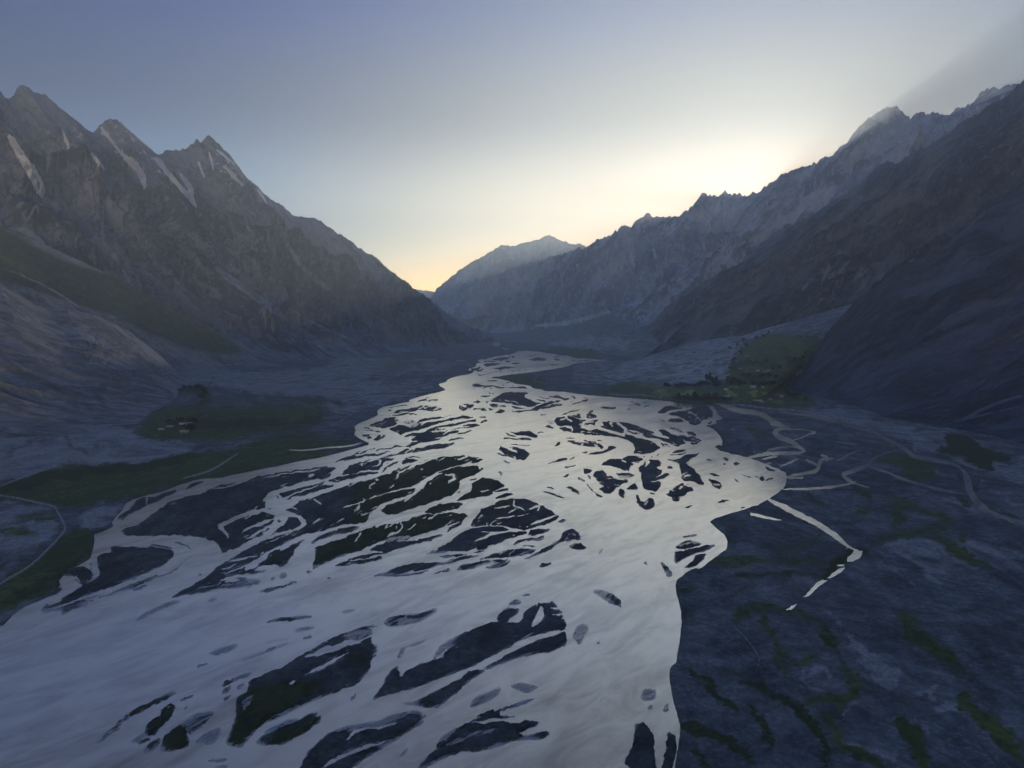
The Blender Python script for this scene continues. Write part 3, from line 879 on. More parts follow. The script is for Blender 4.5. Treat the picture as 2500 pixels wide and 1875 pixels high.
def fray(PX, PY, land, wide, inriver):
    """braid outlines with frayed, streaky margins; >.5 is land"""
    B_ = sm_(PX, 1150, 1420)*sm_(-PY, -1330, -1230)            # the right-hand braids run level, the rest run down to the left
    def streaks(L, W, o, s, fn):
        a = fn((.89*PX-.45*PY)/L, (.45*PX+.89*PY)/W, o, s); b = fn((.99*PX+.12*PY)/L, (.99*PY-.12*PX)/W, o, s+1)
        return a*(1-B_)+b*B_
    K = .22+.78*np.clip((inriver.at(PX, PY)-.62)*4, 0, 1)        # the outer banks stay clean
    K = np.maximum(K, .6*sm_(PX, 1720, 1800))
    wx = K*fbm(PX/26, PY/15, 5, 71, .62)*3.6; wy = K*fbm(PX/26, PY/13, 5, 72, .62)*2.1
    f = land.at(PX+wx, PY+wy); w = wide.at(PX, PY)
    st = streaks(46, 5.5, 4, 81, lambda x, y, o, s: fbm(x, y, o, s, .6))
    fi = fbm(PX/5, PY/3.2, 3, 85, .6)
    patch = fbm(PX/70, PY/34, 3, 88)
    edge = np.clip(np.exp(-((w-.5)/.33)**2)*1.2-.15, 0, 1)
    f2 = f+(.40*st+.22*fi)*edge*K*(1+.6*patch)
    thin = streaks(70, 8, 2, 93, lambda x, y, o, s: 1-np.abs(perlin(x+fbm(x*2, y*.7, 2, s+5)*.3, y, s))*5)   # threads of water across bars, threads of sand in water
    inner = np.clip((w-.35)*3, 0, 1)*np.clip((.995-w)*60, 0, 1)
    f2 = f2-np.clip(thin-.45, 0, 1)*inner*np.clip(patch*2.2+.45, 0, 1)*1.9*K
    thin2 = streaks(60, 6.5, 2, 97, lambda x, y, o, s: 1-np.abs(perlin(x+fbm(x*2, y*.7, 2, s+5)*.3, y, s))*5)
    outer = np.clip((w-.05)*8, 0, 1)*np.clip((.5-w)*4, 0, 1)
    f2 = f2+np.clip(thin2-.55, 0, 1)*outer*np.clip(.25-patch*2.2, 0, 1)*1.6*K
    return f2, f
def sm_(x, a, b):
    t = np.clip((x-a)/(b-a), 0, 1); return t*t*(3-2*t)
# ---------------------------------------------------------------- survey frame <-> metres
CT, ST = math.cos(PITCH), math.sin(PITCH)
def ray(px, py):
    px = np.asarray(px, float); py = np.asarray(py, float); v = py-937.5
    return (px-1250), CT*FPX-ST*v, -ST*FPX-CT*v
def at(px, py, D=None):
    """point seen at (px, py): on the river plain z=0, or at forward distance D"""
    x, y, z = ray(px, py)
    t = (-CAM_H/z) if D is None else D/y
    return np.stack([x*t, y*t, CAM_H+z*t], -1)
def to_px(x, y, z):
    z = z-CAM_H; f = y*CT-z*ST; u = y*ST+z*CT
    f = np.maximum(f, 1)
    return 1250+x/f*FPX, 937.5-u/f*FPX
# ---------------------------------------------------------------- materials
def mat(name):
    m = bpy.data.materials.new(name); m.use_nodes = True
    return m, m.node_tree.nodes, m.node_tree.links, m.node_tree.nodes['Principled BSDF']
class G:
    """small node graph helper"""
    def __init__(s, m): s.n, s.l = m.node_tree.nodes, m.node_tree.links
    def put(s, sock, v):
        if hasattr(v, 'default_value') and hasattr(v, 'is_output'): s.l.new(v, sock)
        else: sock.default_value = v
    def attr(s, name):
        a = s.n.new('ShaderNodeAttribute'); a.attribute_name = name; return a
    def sep(s, v):
        q = s.n.new('ShaderNodeSeparateXYZ'); s.l.new(v, q.inputs[0]); return q.outputs
    def math(s, op, a, b=0.0, c=None, clamp=False):
        q = s.n.new('ShaderNodeMath'); q.operation = op; q.use_clamp = clamp
        s.put(q.inputs[0], a); s.put(q.inputs[1], b)
        if c is not None: s.put(q.inputs[2], c)
        return q.outputs[0]
    def noise(s, vec, scale, det=4, rough=.55, mapping=None, dist=0.0):
        if mapping:
            mp = s.n.new('ShaderNodeMapping'); s.l.new(vec, mp.inputs[0]); mp.inputs['Scale'].default_value = mapping
            vec = mp.outputs[0]
        q = s.n.new('ShaderNodeTexNoise'); s.l.new(vec, q.inputs['Vector'])
        q.inputs['Scale'].default_value = scale; q.inputs['Detail'].default_value = det
        q.inputs['Roughness'].default_value = rough; q.inputs['Distortion'].default_value = dist
        return q.outputs[0]
    def ramp(s, v, lo, hi, a=0.0, b=1.0):
        q = s.n.new('ShaderNodeMapRange'); q.interpolation_type = 'SMOOTHSTEP'
        s.put(q.inputs[0], v)
        for i, x in enumerate((lo, hi, a, b)): s.put(q.inputs[1+i], x)
        return q.outputs[0]
    def mix(s, f, a, b):
        q = s.n.new('ShaderNodeMix'); q.data_type = 'RGBA'
        s.put(q.inputs[0], f)
        for i, x in ((6, a), (7, b)):
            if isinstance(x, tuple): q.inputs[i].default_value = (*x, 1)
            else: s.l.new(x, q.inputs[i])
        return q.outputs[2]
    def bump(s, h, strength, dist, normal=None):
        q = s.n.new('ShaderNodeBump'); s.l.new(h, q.inputs['Height'])
        q.inputs['Strength'].default_value = strength; q.inputs['Distance'].default_value = dist
        if normal: s.l.new(normal, q.inputs['Normal'])
        return q.outputs[0]
    def pos(s): return s.n.new('ShaderNodeNewGeometry').outputs['Position']
    def scale(s, c, f):
        q = s.n.new('ShaderNodeVectorMath'); q.operation = 'SCALE'; s.l.new(c, q.inputs[0]); s.put(q.inputs['Scale'], f)
        return q.outputs[0]

def ground_material(wetfilm=True):
    m, n, l, b = mat('river_gravel'); g = G(m)
    p = g.pos()
    c1 = g.sep(g.attr('cover_a').outputs['Vector']); c2 = g.sep(g.attr('cover_b').outputs['Vector'])
    big = g.noise(p, .006, 5, .6, (1, 1, 1)); mid = g.noise(p, .03, 6, .6, (1, .55, 1), 1.2)
    fine = g.noise(p, .35, 5, .65); grain = g.noise(p, 1.5, 3, .7)
    col = g.mix(g.ramp(mid, .3, .7), (.060, .074, .080), (.118, .134, .142))
    col = g.mix(g.ramp(big, .45, .75), col, (.16, .165, .17))
    col = g.mix(g.ramp(fine, .45, .7, 0, .6), col, (.2, .21, .215))
    swirl = g.noise(p, .0085, 8, .56, (1, .8, 1), 3.2); speck = g.noise(p, .12, 5, .7)
    col = g.scale(col, g.ramp(swirl, .36, .64, .66, 1.36)); col = g.scale(col, g.ramp(speck, .38, .62, .78, 1.24))
    f = lambda a, k=.5: g.math('MULTIPLY', g.ramp(g.math('ADD', a, g.math('MULTIPLY', g.math('SUBTRACT', g.math('ADD', g.math('MULTIPLY', mid, .5), g.math('MULTIPLY', swirl, .5)), .5), k*2.0)), .10, .62), g.ramp(a, .02, .12))
    fg = lambda a, lo=.02, hi=.62: g.math('MULTIPLY', g.ramp(g.math('ADD', a, g.math('MULTIPLY', g.math('SUBTRACT', g.math('ADD', g.math('MULTIPLY', speck, .45), g.math('MULTIPLY', swirl, .55)), .5), 2.6)), lo, hi), g.ramp(a, .0, .3))
    P_ = f(c2[0], 1.1)
    pale = g.mix(g.ramp(fine, .3, .7), (.22, .222, .23), (.36, .36, .365))
    pale = g.scale(pale, g.ramp(g.math('ADD', g.math('MULTIPLY', swirl, .5), g.math('MULTIPLY', speck, .5)), .38, .62, .62, 1.12))
    col = g.mix(P_, col, pale)
    grass = g.mix(g.ramp(mid, .3, .7), (.050, .072, .020), (.108, .142, .038))
    grass = g.mix(g.ramp(speck, .45, .62, 0, .75), grass, (.035, .05, .018))
    col = g.mix(fg(c1[0]), col, grass)
    col = g.mix(fg(c1[2]), col, g.mix(g.ramp(fine, .35, .7), (.030, .040, .014), (.060, .075, .025)))
    col = g.mix(f(c1[1], .3), col, (.17, .21, .06))
    col = g.mix(g.math('MULTIPLY', c2[1], 1.0, clamp=True), col, (.34, .33, .32))
    wet = g.ramp(c2[2], .05, .8, .50, 1)          # damp margin along the water
    col = g.scale(col, wet)
    col = g.scale(col, g.ramp(grain, .3, .7, .82, 1.18))
    if not wetfilm: col = g.scale(col, 1.45)
    if wetfilm:                                     # wet sand and films of water on the margins of the bars
        q = g.sep(g.attr('flow').outputs['Vector']); cm = n.new('ShaderNodeCombineXYZ'); l.new(q[1], cm.inputs[0]); l.new(q[2], cm.inputs[1])
        sk = g.noise(cm.outputs[0], .085, 7, .66, (.22, 1, 1), .8); inr = g.ramp(c2[2], .6, .1)
        film = g.math('MULTIPLY', g.ramp(g.math('ADD', q[0], g.math('MULTIPLY', g.math('SUBTRACT', sk, .5), 2.3)), .64, .30), inr)
        col = g.mix(film, col, (.42, .43, .42)); l.new(g.ramp(film, 0, 1, .9, .28), b.inputs['Roughness']); l.new(g.math('MULTIPLY', film, .72), b.inputs['Metallic'])
    else: b.inputs['Roughness'].default_value = .9
    l.new(col, b.inputs['Base Color'])
    b.inputs['Specular IOR Level'].default_value = .25
    nb = g.bump(mid, .5, 3.0); nb = g.bump(fine, .5, .5, nb); nb = g.bump(grain, .3, .15, nb)
    l.new(nb, b.inputs['Normal'])
    return m
def water_material():
    m, n, l, b = mat('silty_water'); g = G(m)
    p = g.pos(); c = g.attr('cover_a').outputs['Vector']; q = g.sep(c)
    cm = n.new('ShaderNodeCombineXYZ'); l.new(q[1], cm.inputs[0]); l.new(q[2], cm.inputs[1]); fl = cm.outputs[0]
    flow = g.noise(fl, .010, 6, .6, (.35, 1, 1), 1.8); streak = g.noise(fl, .05, 7, .6, (.38, 1, 1), 1.2)
    rip = g.noise(fl, .7, 4, .65, (.5, 1, 1), .6); fine = g.noise(p, 2.6, 3, .65)
    v = g.math('ADD', g.math('MULTIPLY', flow, .5), g.math('MULTIPLY', streak, .5))
    silt = g.ramp(v, .30, .60)
    col = g.mix(silt, WATER_A, WATER_B)
    sh = g.ramp(g.math('ADD', q[0], g.math('MULTIPLY', g.math('SUBTRACT', streak, .5), 1.5)), .18, .95)
    col = g.mix(g.math('MULTIPLY', sh, .8), col, (.13, .15, .17))
    l.new(col, b.inputs['Base Color'])
    met = g.math('SUBTRACT', WATER_M, g.math('MULTIPLY', sh, WATER_M*.6)); l.new(met, b.inputs['Metallic'])
    b.inputs['IOR'].default_value = 2.0
    rr = g.ramp(v, .35, .65, .12, .20); l.new(rr, b.inputs['Roughness'])
    nb = g.bump(streak, .07, .4); nb = g.bump(rip, .3, .10, nb); nb = g.bump(fine, .3, .025, nb)
    l.new(nb, b.inputs['Normal'])
    return m
WATER_A = (.48, .47, .42); WATER_B = (.90, .88, .78); WATER_M = .80
def rock_material(name, dark, light, scree=(.16, .155, .15), grass=(.04, .045, .022), fa=1.0, gk=.6, ct=1.0):
    m, n, l, b = mat(name); g = G(m)
    p = g.pos(); fl = g.attr('flow').outputs['Vector']
    c = g.sep(g.attr('cover_a').outputs['Vector'])
    big = g.noise(p, .0016*fa, 5, .6); gul = g.sep(fl)[2]; streak = g.noise(fl, .012*fa, 7, .68, (1, .24, 0), .8)
    thin = g.noise(fl, .05*fa, 7, .72, (1, .22, 0), .6); fine = g.noise(p, .03*fa, 8, .72); blot = g.noise(p, .006*fa, 6, .65, None, 1.0)
    v = g.math('ADD', g.math('MULTIPLY', streak, .5), g.math('MULTIPLY', fine, .5))
    col = g.mix(g.ramp(v, .51-.085/ct, .51+.085/ct), tuple(.75*q for q in dark), tuple(1.1*q for q in light))
    col = g.mix(g.ramp(g.math('ADD', gul, g.math('MULTIPLY', g.math('SUBTRACT', thin, .5), .5)), .60, .42, 0, gk), col, scree)
    col = g.mix(g.ramp(g.math('ADD', gul, g.math('MULTIPLY', g.math('SUBTRACT', streak, .5), .6)), .70, .88, 0, .75*ct), col, tuple(.5*q for q in dark))
    col = g.mix(g.ramp(big, .4, .7, 0, .5), col, tuple(.5*a+.5*b_ for a, b_ in zip(light, scree)))
    col = g.mix(g.ramp(thin, .54, .68, 0, .8*ct), col, scree)
    col = g.mix(g.ramp(thin, .45, .33, 0, .7*ct), col, tuple(a*.6 for a in dark))
    mk = lambda a, k, lo=.3, hi=.6: g.math('MULTIPLY', g.ramp(g.math('ADD', a, g.math('MULTIPLY', g.math('SUBTRACT', g.math('ADD', g.math('MULTIPLY', thin, .5), g.math('MULTIPLY', fine, .5)), .5), k)), lo, hi), g.ramp(a, .02, .15))
    col = g.mix(mk(c[0], 1.6), col, g.mix(g.ramp(fine, .3, .7), tuple(a*.6 for a in grass), grass))
    col = g.mix(mk(c[1], 1.6), col, g.mix(g.ramp(thin, .3, .7), tuple(a*.8 for a in scree), tuple(a*1.35 for a in scree)))
    sn = mk(c[2], 3.0, .42, .52)
    col = g.mix(sn, col, (.72, .74, .78))
    col = g.scale(col, g.ramp(blot, .3, .7, .78, 1.2))
    l.new(col, b.inputs['Base Color']); b.inputs['Roughness'].default_value = .92
    b.inputs['Specular IOR Level'].default_value = .2
    nb = g.bump(streak, .9, 22/fa); nb = g.bump(thin, .7, 7/fa, nb); nb = g.bump(fine, .8, 10/fa, nb)
    l.new(nb, b.inputs['Normal'])
    return m

# ---------------------------------------------------------------- mesh from a grid
def grid_mesh(name, X, Y, Z, material, kind='structure', label=None, flow=None, ca=None, cb=None):
    h, w = X.shape
    co = np.stack([X, Y, Z], -1).reshape(-1, 3).astype(np.float32)
    i = (np.arange(h-1)[:, None]*w+np.arange(w-1)[None]).reshape(-1)
    F = np.stack([i, i+1, i+w+1, i+w], -1).astype(np.int32)
    # faces look up
    a, b_, c_ = co[F[0, 0]], co[F[0, 1]], co[F[0, 3]]
    if np.cross(b_-a, c_-a)[2] < 0: F = F[:, ::-1]
    me = bpy.data.meshes.new(name)
    me.vertices.add(len(co)); me.vertices.foreach_set('co', co.reshape(-1))
    me.loops.add(F.size); me.loops.foreach_set('vertex_index', F.reshape(-1))
    me.polygons.add(len(F)); me.polygons.foreach_set('loop_start', np.arange(0, F.size, 4, dtype=np.int32))
    try: me.polygons.foreach_set('loop_total', np.full(len(F), 4, np.int32))
    except Exception: pass
    me.polygons.foreach_set('use_smooth', np.ones(len(F), bool))
    me.update(calc_edges=True)
    for nm, arr in (('flow', flow), ('cover_a', ca), ('cover_b', cb)):
        if arr is not None:
            at_ = me.attributes.new(nm, 'FLOAT_VECTOR', 'POINT')
            at_.data.foreach_set('vector', np.stack([q.reshape(-1) for q in arr], -1).astype(np.float32).reshape(-1))
    me.materials.append(material)
    o = bpy.data.objects.new(name, me); sc.collection.objects.link(o)
    if kind: o['kind'] = kind
    if label: o['label'] = label
    return o, co, F

# ---------------------------------------------------------------- fields from the outlines
FX0, FX1, FY1 = -900, 3400, 2500
land = Field(FX0, 790, FX1, FY1, 1.0, 1.0)
land.poly(chaikin(RIVER, 1), 0.0)
paint(BARS, 'LSW', {'L': (land, 1.0), 'S': (land, .47), 'W': (land, 0.0)})
near = Field(FX0, 790, FX1, FY1, 1.0); near.a = land.a.copy(); near.blur(7)       # how far from the water
wide = Field(FX0, 790, FX1, FY1, 1.0); wide.a = land.a.copy(); wide.blur(4.0)      # zone where braids fray
land.blur(.6)
COV = {k: Field(FX0, 600, FX1, FY1, 2.0) for k in 'GYDPT'}
paint(COVER, 'GYDPT', COV)
for k, s in (('G', 8), ('Y', 1.6), ('D', 6), ('P', 4.5)): COV[k].blur(s)
MG = ground_material(); MF = ground_material(False); MF.name = 'fan_gravel'
def covers(px, py, wetv):
    wx = fbm(px/52, py/30, 5, 91, .6)*15; wy = fbm(px/52, py/30, 5, 92, .6)*8
    px, py = px+wx, py+wy
    r = {k: COV[k].at(px, py) for k in COV}; r['T'] = COV['T'].at(px-wx, py-wy)
    return (r['G'], r['Y'], r['D']), (r['P'], r['T'], wetv)

# ---------------------------------------------------------------- ground: one sheet to the horizon
rows = np.r_[774.0, 777.0, 781.0, 786.0, np.arange(791, 1880, 1.5), np.arange(1884, 2480, 4)]
cols = np.r_[-3200, -2400, -1800, -1400, -1100, np.arange(FX0+2, -40, 5), np.arange(-40, 2540, 1.55), np.arange(2541, FX1-3, 5), 3600, 4000, 4700, 5600]
PX, PY = np.meshgrid(cols, rows)
W_ = at(PX, PY)
gx, gy = W_[..., 0], W_[..., 1]
out = (PX < FX0) | (PX > FX1) | (PY < 792)
# the current runs towards the viewer: stretch the bar noise along it, and shear it like the braids
d = np.sqrt(gx*gx+gy*gy)
inriver = Field(FX0, 790, FX1, FY1, 2.0); inriver.poly(chaikin(RIVER, 1), 1.0); inriver.blur(11)
f2, f = fray(PX, PY, land, wide, inriver)
f2 = np.where(out, np.where((PX < FX0) & (PY > 1700), 0, 1.0), f2)
amp = 1.3
gz = np.where(f2 > .5, np.minimum(f2-.5, .6)*amp, (f2-.5)*2.2)
roll = fbm(gx/160, gy/160, 4, 33)
inner = np.clip((f2-.95)*20, 0, 1)*np.clip((wide.at(PX, PY)-.9)*10, 0, 1)
gz += inner*(.35+.7*roll*np.clip(d/900, .3, 1)+.12*fbm(gx/14, gy/14, 3, 41))
gz = np.where(inner > 0, np.maximum(gz, .12), gz)
nw = near.at(PX, PY)
ca, cb = covers(PX, PY, np.clip(1-inriver.at(PX, PY)*.97, 0, 1)*np.clip((f2-.5)*3, 0, 1))
grid_mesh('ground', gx, gy, gz, MG, ca=ca, cb=cb, flow=(np.where(out, 1, nw+.42*(1-sm_(PY, 1180, 1440))), gx*.68+gy*.73, gx*.73-gy*.68))
# water: one level sheet under the bars; shoal = how shallow it runs
shoal = Field(FX0, 790, FX1, FY1, 1.0); paint(BARS, 'LSW', {'L': (shoal, .6), 'S': (shoal, 1.0), 'W': (shoal, 0.0)}); shoal.blur(3.6)
rw = np.r_[774.0, 780, 786, np.arange(791, 1890, 3.0), np.arange(1890, 2490, 12)]; cw = np.r_[-3200, -1800, np.arange(FX0+2, -30, 20), np.arange(-30, 2530, 3.2), np.arange(2540, FX1-3, 20), 4200, 5600]
QX, QY = np.meshgrid(cw, rw); q = at(QX, QY)
sh = shoal.at(QX, QY); qa = q[..., 0]*.68+q[..., 1]*.73; qc = q[..., 0]*.73-q[..., 1]*.68
grid_mesh('river', q[..., 0], q[..., 1], q[..., 2]*0, water_material(), ca=(sh, qa, qc))

# ---------------------------------------------------------------- mountains: crest and foot in metres, slope between
def sm(x, a, b):
    t = np.clip((x-a)/(b-a), 0, 1); return t*t*(3-2*t)
def loft(name, crest, stations, material, n_up, seed, label=None, step=2.0, amp=1.0, lam=420., jag=6., prof=1.12,
         cov='', back=.55, foot_blend=.15, ground_cover=False, skew=0.0):
    crest = np.array(crest, float); st = np.array(stations, float)
    xs = np.arange(crest[0, 0], crest[-1, 0], step)
    ys = np.interp(xs, crest[:, 0], crest[:, 1])
    def smooth(c):                                         # rounded interpolation of the coarse stations
        v = np.interp(xs, st[:, 0], st[:, c]); k = max(3, int(60/step)) | 1
        return np.convolve(np.pad(v, k//2, 'reflect', reflect_type='odd'), np.ones(k)/k, 'valid')
    D, fx, fy, fD = (smooth(c) for c in (1, 2, 3, 4))
    C1 = at(xs, ys, D); C0 = at(fx, fy, fD)
    nb = int(n_up*.3); t = np.r_[np.linspace(0, 1, n_up), 1+np.linspace(0, 1, nb+1)[1:]*back][:, None]
    dv = C1-C0; hor = np.hypot(dv[:, 0], dv[:, 1]); Ls = np.sqrt(hor**2+dv[:, 2]**2)
    ux, uy = dv[:, 0]/hor, dv[:, 1]/hor
    mid_ = (C0+C1)/2; U = np.r_[0, np.cumsum(np.hypot(*(mid_[1:, :2]-mid_[:-1, :2]).T))]
    tt = np.minimum(t, 1); bk = np.maximum(t-1, 0)
    X = C0[:, 0]+dv[:, 0]*tt+ux*hor*bk; Y = C0[:, 1]+dv[:, 1]*tt+uy*hor*bk
    Z = C0[:, 2]+dv[:, 2]*tt**prof-bk*np.maximum(dv[:, 2], 80)*1.05
    V = t*Ls; Un = U[None]+skew*V+0*t
    wx = fbm(Un/lam/1.6, V/lam/2.2, 3, seed+3)*.55; wy = fbm(Un/lam/1.4+9, V/lam/2, 3, seed+5)*.4
    g1 = ridged(Un/lam+wx, V/lam/3.2+wy, 5, seed, .56)
    g2 = fbm(Un/lam*2.2+wx*2, V/lam*1.4+wy*2, 5, seed+11, .58)
    g3 = ridged(Un/lam*5+wx*4, V/lam*1.2+wy*3, 3, seed+23, .6)
    env = sm(t, 0, foot_blend+.02)*(1-.94*sm(tt, .70, 1)); env = np.where(t > 1, .06+.94*sm(t, 1, 1.25), env)
    A = lam*.60*amp
    disp = A*((g1-.62)*1.15+.22*g2+.17*(g3-.6))*env*np.clip(Ls/1200, .25, 1.2)
    nx, ny, nzz = -uy*0-ux*.55, -uy*.55, .62
    X += disp*nx; Y += disp*ny; Z += disp*nzz
    # broken crest line, in metres (sharper on rocky ridges)
    m = D/FPX
    j = (ridged(U/(m*26), U*0+.5, 4, seed+7, .62)-.62)*jag*m*1.9
    fin = fbm(X/(lam*.05), Y/(lam*.05)+Z/(lam*.07), 3, seed+13)
    Z += j[None]*np.exp(-((t-1)/.05)**2)+fin*jag*m*.22*sm(t, .02, .2)
    px, py = to_px(X, Y, Z)
    if ground_cover:
        ca, cb = covers(px, py, np.ones_like(px))
        return grid_mesh(name, X, Y, Z, material, label=label, ca=ca, cb=cb, flow=(Un, V, g1*1.0))
    x0, x1 = xs[0]-900, xs[-1]+200
    Fd = {k: Field(-300, 100, 2800, 1200, 1.25) for k in 'GPX'}
    if cov:
        paint(cov, 'GPX', Fd)
        Fd['G'].blur(9); Fd['P'].blur(3.0); Fd['X'].blur(.9)
    ca = [Fd[k].at(px, py) for k in 'GPX']
    return grid_mesh(name, X, Y, Z, material, label=label, ca=ca, flow=(Un, V, g1*1.0))
def zf(fy): return float(CAM_H/(-(-ST*FPX-CT*(fy-937.5)))*(CT*FPX-ST*(fy-937.5)))*.995   # distance where a foot meets the plain
L1_CREST = [(-700, 120), (-400, 170), (-200, 190)]+pts('S', "0,200 12,212 35,250 70,252 100,240 112,228 118,200 135,175 160,172 180,155 210,170 250,195 300,230 320,228 350,262 400,300 450,345 500,380 540,405 580,440 620,470 670,505 690,492 715,455 735,440 760,410 780,400 800,392 830,395 860,420 900,455 930,485 960,510 1000,545 1050,590 1095,625 1140,658 1175,660 1182,645 1220,632 1245,636 1262,625 1300,634 1315,622 1330,634 1355,624 1375,598 1390,606 1410,570 1425,562 1442,578 1465,562 1490,538 1505,538 1530,555 1560,582 1600,618 1622,640 1640,650 1680,700 1720,750 1760,805 1800,850 1850,893 1900,940 1950,975 2000,1010 2050,1045 2100,1080 2150,1100 2212,1110")+pts('M', "60,55 100,65 200,95 260,130 340,185 430,245 530,325 620,375 680,430 750,480 850,555 960,630 1060,700 1150,775 1260,835 1350,872 1430,905")
R1_CREST = [(1930, 930), (1938, 916), (1960, 884), (2001, 843), (2014, 818), (2050, 778), (2087, 736), (2168, 676), (2222, 644), (2303, 600), (2358, 557), (2412, 508), (2500, 454), (2650, 380), (2800, 300), (3000, 230), (3400, 100), (4200, 0)]
R2_CREST = pts('R', "470,1262 480,1240 490,1205 560,1150 620,1095 700,1040 780,985 860,940 930,915 1000,880 1070,830 1150,790 1230,735 1300,690 1380,630 1450,600 1530,560 1600,520 1680,475 1750,430 1830,385 1900,350 1960,315 2010,290 2060,282 2100,265 2135,255 2160,230 2212,180")+[(2650, 150), (3000, 0), (3500, -100)]
R3_CREST = pts('R', "800,1000 900,930 1000,860 1100,790 1200,715 1270,680 1350,630 1450,570 1520,505 1560,465 1600,450 1650,448 1700,415 1760,390 1800,365 1850,335 1900,290 1960,258 2000,240 2050,200 2100,172 2150,150 2180,110 2212,80")+[(2600, 120), (2900, -20), (3300, -120)]
R4B_CREST = pts('R', "300,1160 350,1130 500,1060 600,990 700,925 800,870 870,830 940,760 1000,700 1060,650 1100,628 1140,605 1200,612 1250,590 1300,570 1400,545 1450,510 1500,470 1600,400 1750,300")
R4_CREST = [(1080, 752), (1105, 731), (1152, 695), (1217, 659), (1264, 645), (1315, 635), (1380, 620)]+pts('R', "235,828 265,812 330,785 380,760 405,742 430,740 455,722 490,706 515,688 530,684 545,698 580,700 620,702 660,698 690,672 720,648 742,628 755,598 770,592 785,596 800,592 820,600 845,596 860,577 875,588 905,590 912,600 935,592 960,596 1000,590 1020,590 1050,562 1080,548 1110,520 1140,495 1165,494 1185,478 1215,466 1250,457 1272,462 1300,440 1315,425 1335,432 1352,415 1380,380 1400,375 1425,350 1440,315 1470,292 1500,268 1515,245 1560,222 1572,210 1600,195 1625,203 1645,202 1665,216 1680,235 1700,255 1715,242 1745,230 1770,236 1795,224 1815,230 1845,244 1880,220 1920,205 1960,185 2000,160 2015,140 2050,114 2080,118 2110,120 2140,106 2160,102 2180,106 2212,90")+[(2560, 190), (2700, 200), (2900, 150)]
R5_CREST = [(960, 780)]+pts('M', "925,650 965,625 1020,560 1060,525 1100,490 1140,460 1180,430 1240,390 1290,365 1330,345 1370,320 1400,300 1425,288 1440,270 1470,274 1482,278 1490,272 1510,280 1560,268 1600,258 1660,232 1720,222 1750,210 1780,207 1810,222 1840,240 1870,252 1880,248 1900,262 1925,265 1950,257 1975,262 1990,268 2010,270 2050,290 2120,330 2212,380")
R6_CREST = [(700, 715), (860, 702)]+pts('M', "830,560 880,570 905,572 925,577 940,574 965,582 1000,585 1060,588 1150,600")+[(1300, 740)]
L2_CREST = [(-700, 480), (-300, 530), (0, 557), (44, 564), (112, 598), (203, 640), (285, 678), (346, 710), (407, 743), (448, 771), (529, 812), (590, 840), (640, 865), (656, 885), (660, 893)]
L3_CREST = [(-900, 560), (-400, 620), (-150, 655), (0, 692), (40, 715), (81, 742), (130, 760), (163, 755), (228, 767), (285, 791), (325, 816), (366, 848), (397, 873), (405, 885)]
FAN_TOP = [(1380, 888), (1480, 880), (1590, 867), (1685, 836), (1748, 826), (1811, 820), (1875, 800), (1938, 783), (2060, 748), (2168, 715), (2260, 700), (2420, 690)]
FAN2_TOP = [(1190, 822), (1230, 812), (1300, 806), (1360, 800), (1420, 788), (1490, 764), (1530, 785), (1560, 800), (1600, 786), (1660, 800)]
S_COV = """
S X9 440,470 480,560 500,640
S X8 640,640 700,700 760,790
S X9 860,640 930,700 980,790
S X8 1130,860 1190,960
S X9 1420,700 1450,790 1480,850
S X9 1600,740 1680,830 1760,900
S X8 380,420 470,540
S X7 1500,640 1530,720 1540,800
S X19 50,530 100,560 150,640 200,720 260,800 300,870 320,930 300,985
S X6 0,440 60,490
S X7 720,460 760,530 800,570 850,640 910,710
S X6 820,400 900,460 960,520 1040,590 1130,655
S X6 930,680 1000,750 1050,830 1045,920
S X8 1100,690 1160,710 1200,780 1260,850 1320,920 1390,970 1420,1060
S X10 1205,700 1240,740
S X11 1290,800 1340,850 1390,920 1390,970
S X7 1100,790 1180,850
S X6 1180,840 1250,920
S X7 330,240 450,330 560,420 660,510
S X6 540,595 575,625
S X6 700,750 740,790
S X6 1550,630 1600,660 1700,750
S X6 1520,700 1560,740
S X6 1560,880 1620,920
S X6 1840,900 1900,980 1930,1040
S X6 1815,1110 1860,1145
S X6 1660,940 1700,980
S X.28 700,480 830,400 1100,650 1220,700 1400,900 1300,900 1100,800 950,760 800,650
S X.24 380,380 680,520 760,640 600,600 450,480
S X.28 1540,620 1640,660 1800,860 1700,960 1580,880
S X6 130,640 250,830
S p16 290,990 190,1150 180,1180
S P.8 30,1190 200,1195 350,1320 250,1310 130,1260
S p16 730,1000 750,1120 730,1240 760,1320 830,1400 900,1520 950,1622
S p14 560,1240 540,1330
P p12 620,0 700,80 750,160 790,240
P p40 1300,140 1500,280 1600,350 1730,450
P p12 1420,340 1560,440
P p14 1900,190 2000,290
M p26 0,260 100,430 300,590
M p14 0,700 300,860 500,930
M p12 700,950 860,1000
"""
R4_COV = """
R X12 1520,250 1600,200 1600,280
R X15 1640,215 1690,255
R X14 1690,272 1750,270
R X14 1850,250 1950,200 2050,135
R X14 1990,190 2080,135 2170,115
R X12 1940,290 2000,255
R X10 1650,350 1660,380 1690,420
R X10 1480,290 1530,330
R X.24 1440,330 1600,190 1700,250 1640,330 1500,360
R X.22 1700,260 1850,240 1950,280 1800,420 1650,420
R X.34 1850,240 2180,100 2140,170 1960,290
R X.2 1360,390 1480,340 1480,440 1400,470
R p12 440,860 460,930
R p10 540,830 560,900
R p10 760,800 780,860
R p16 0,1190 160,1180 350,1125
R p14 150,1230 440,1135
"""
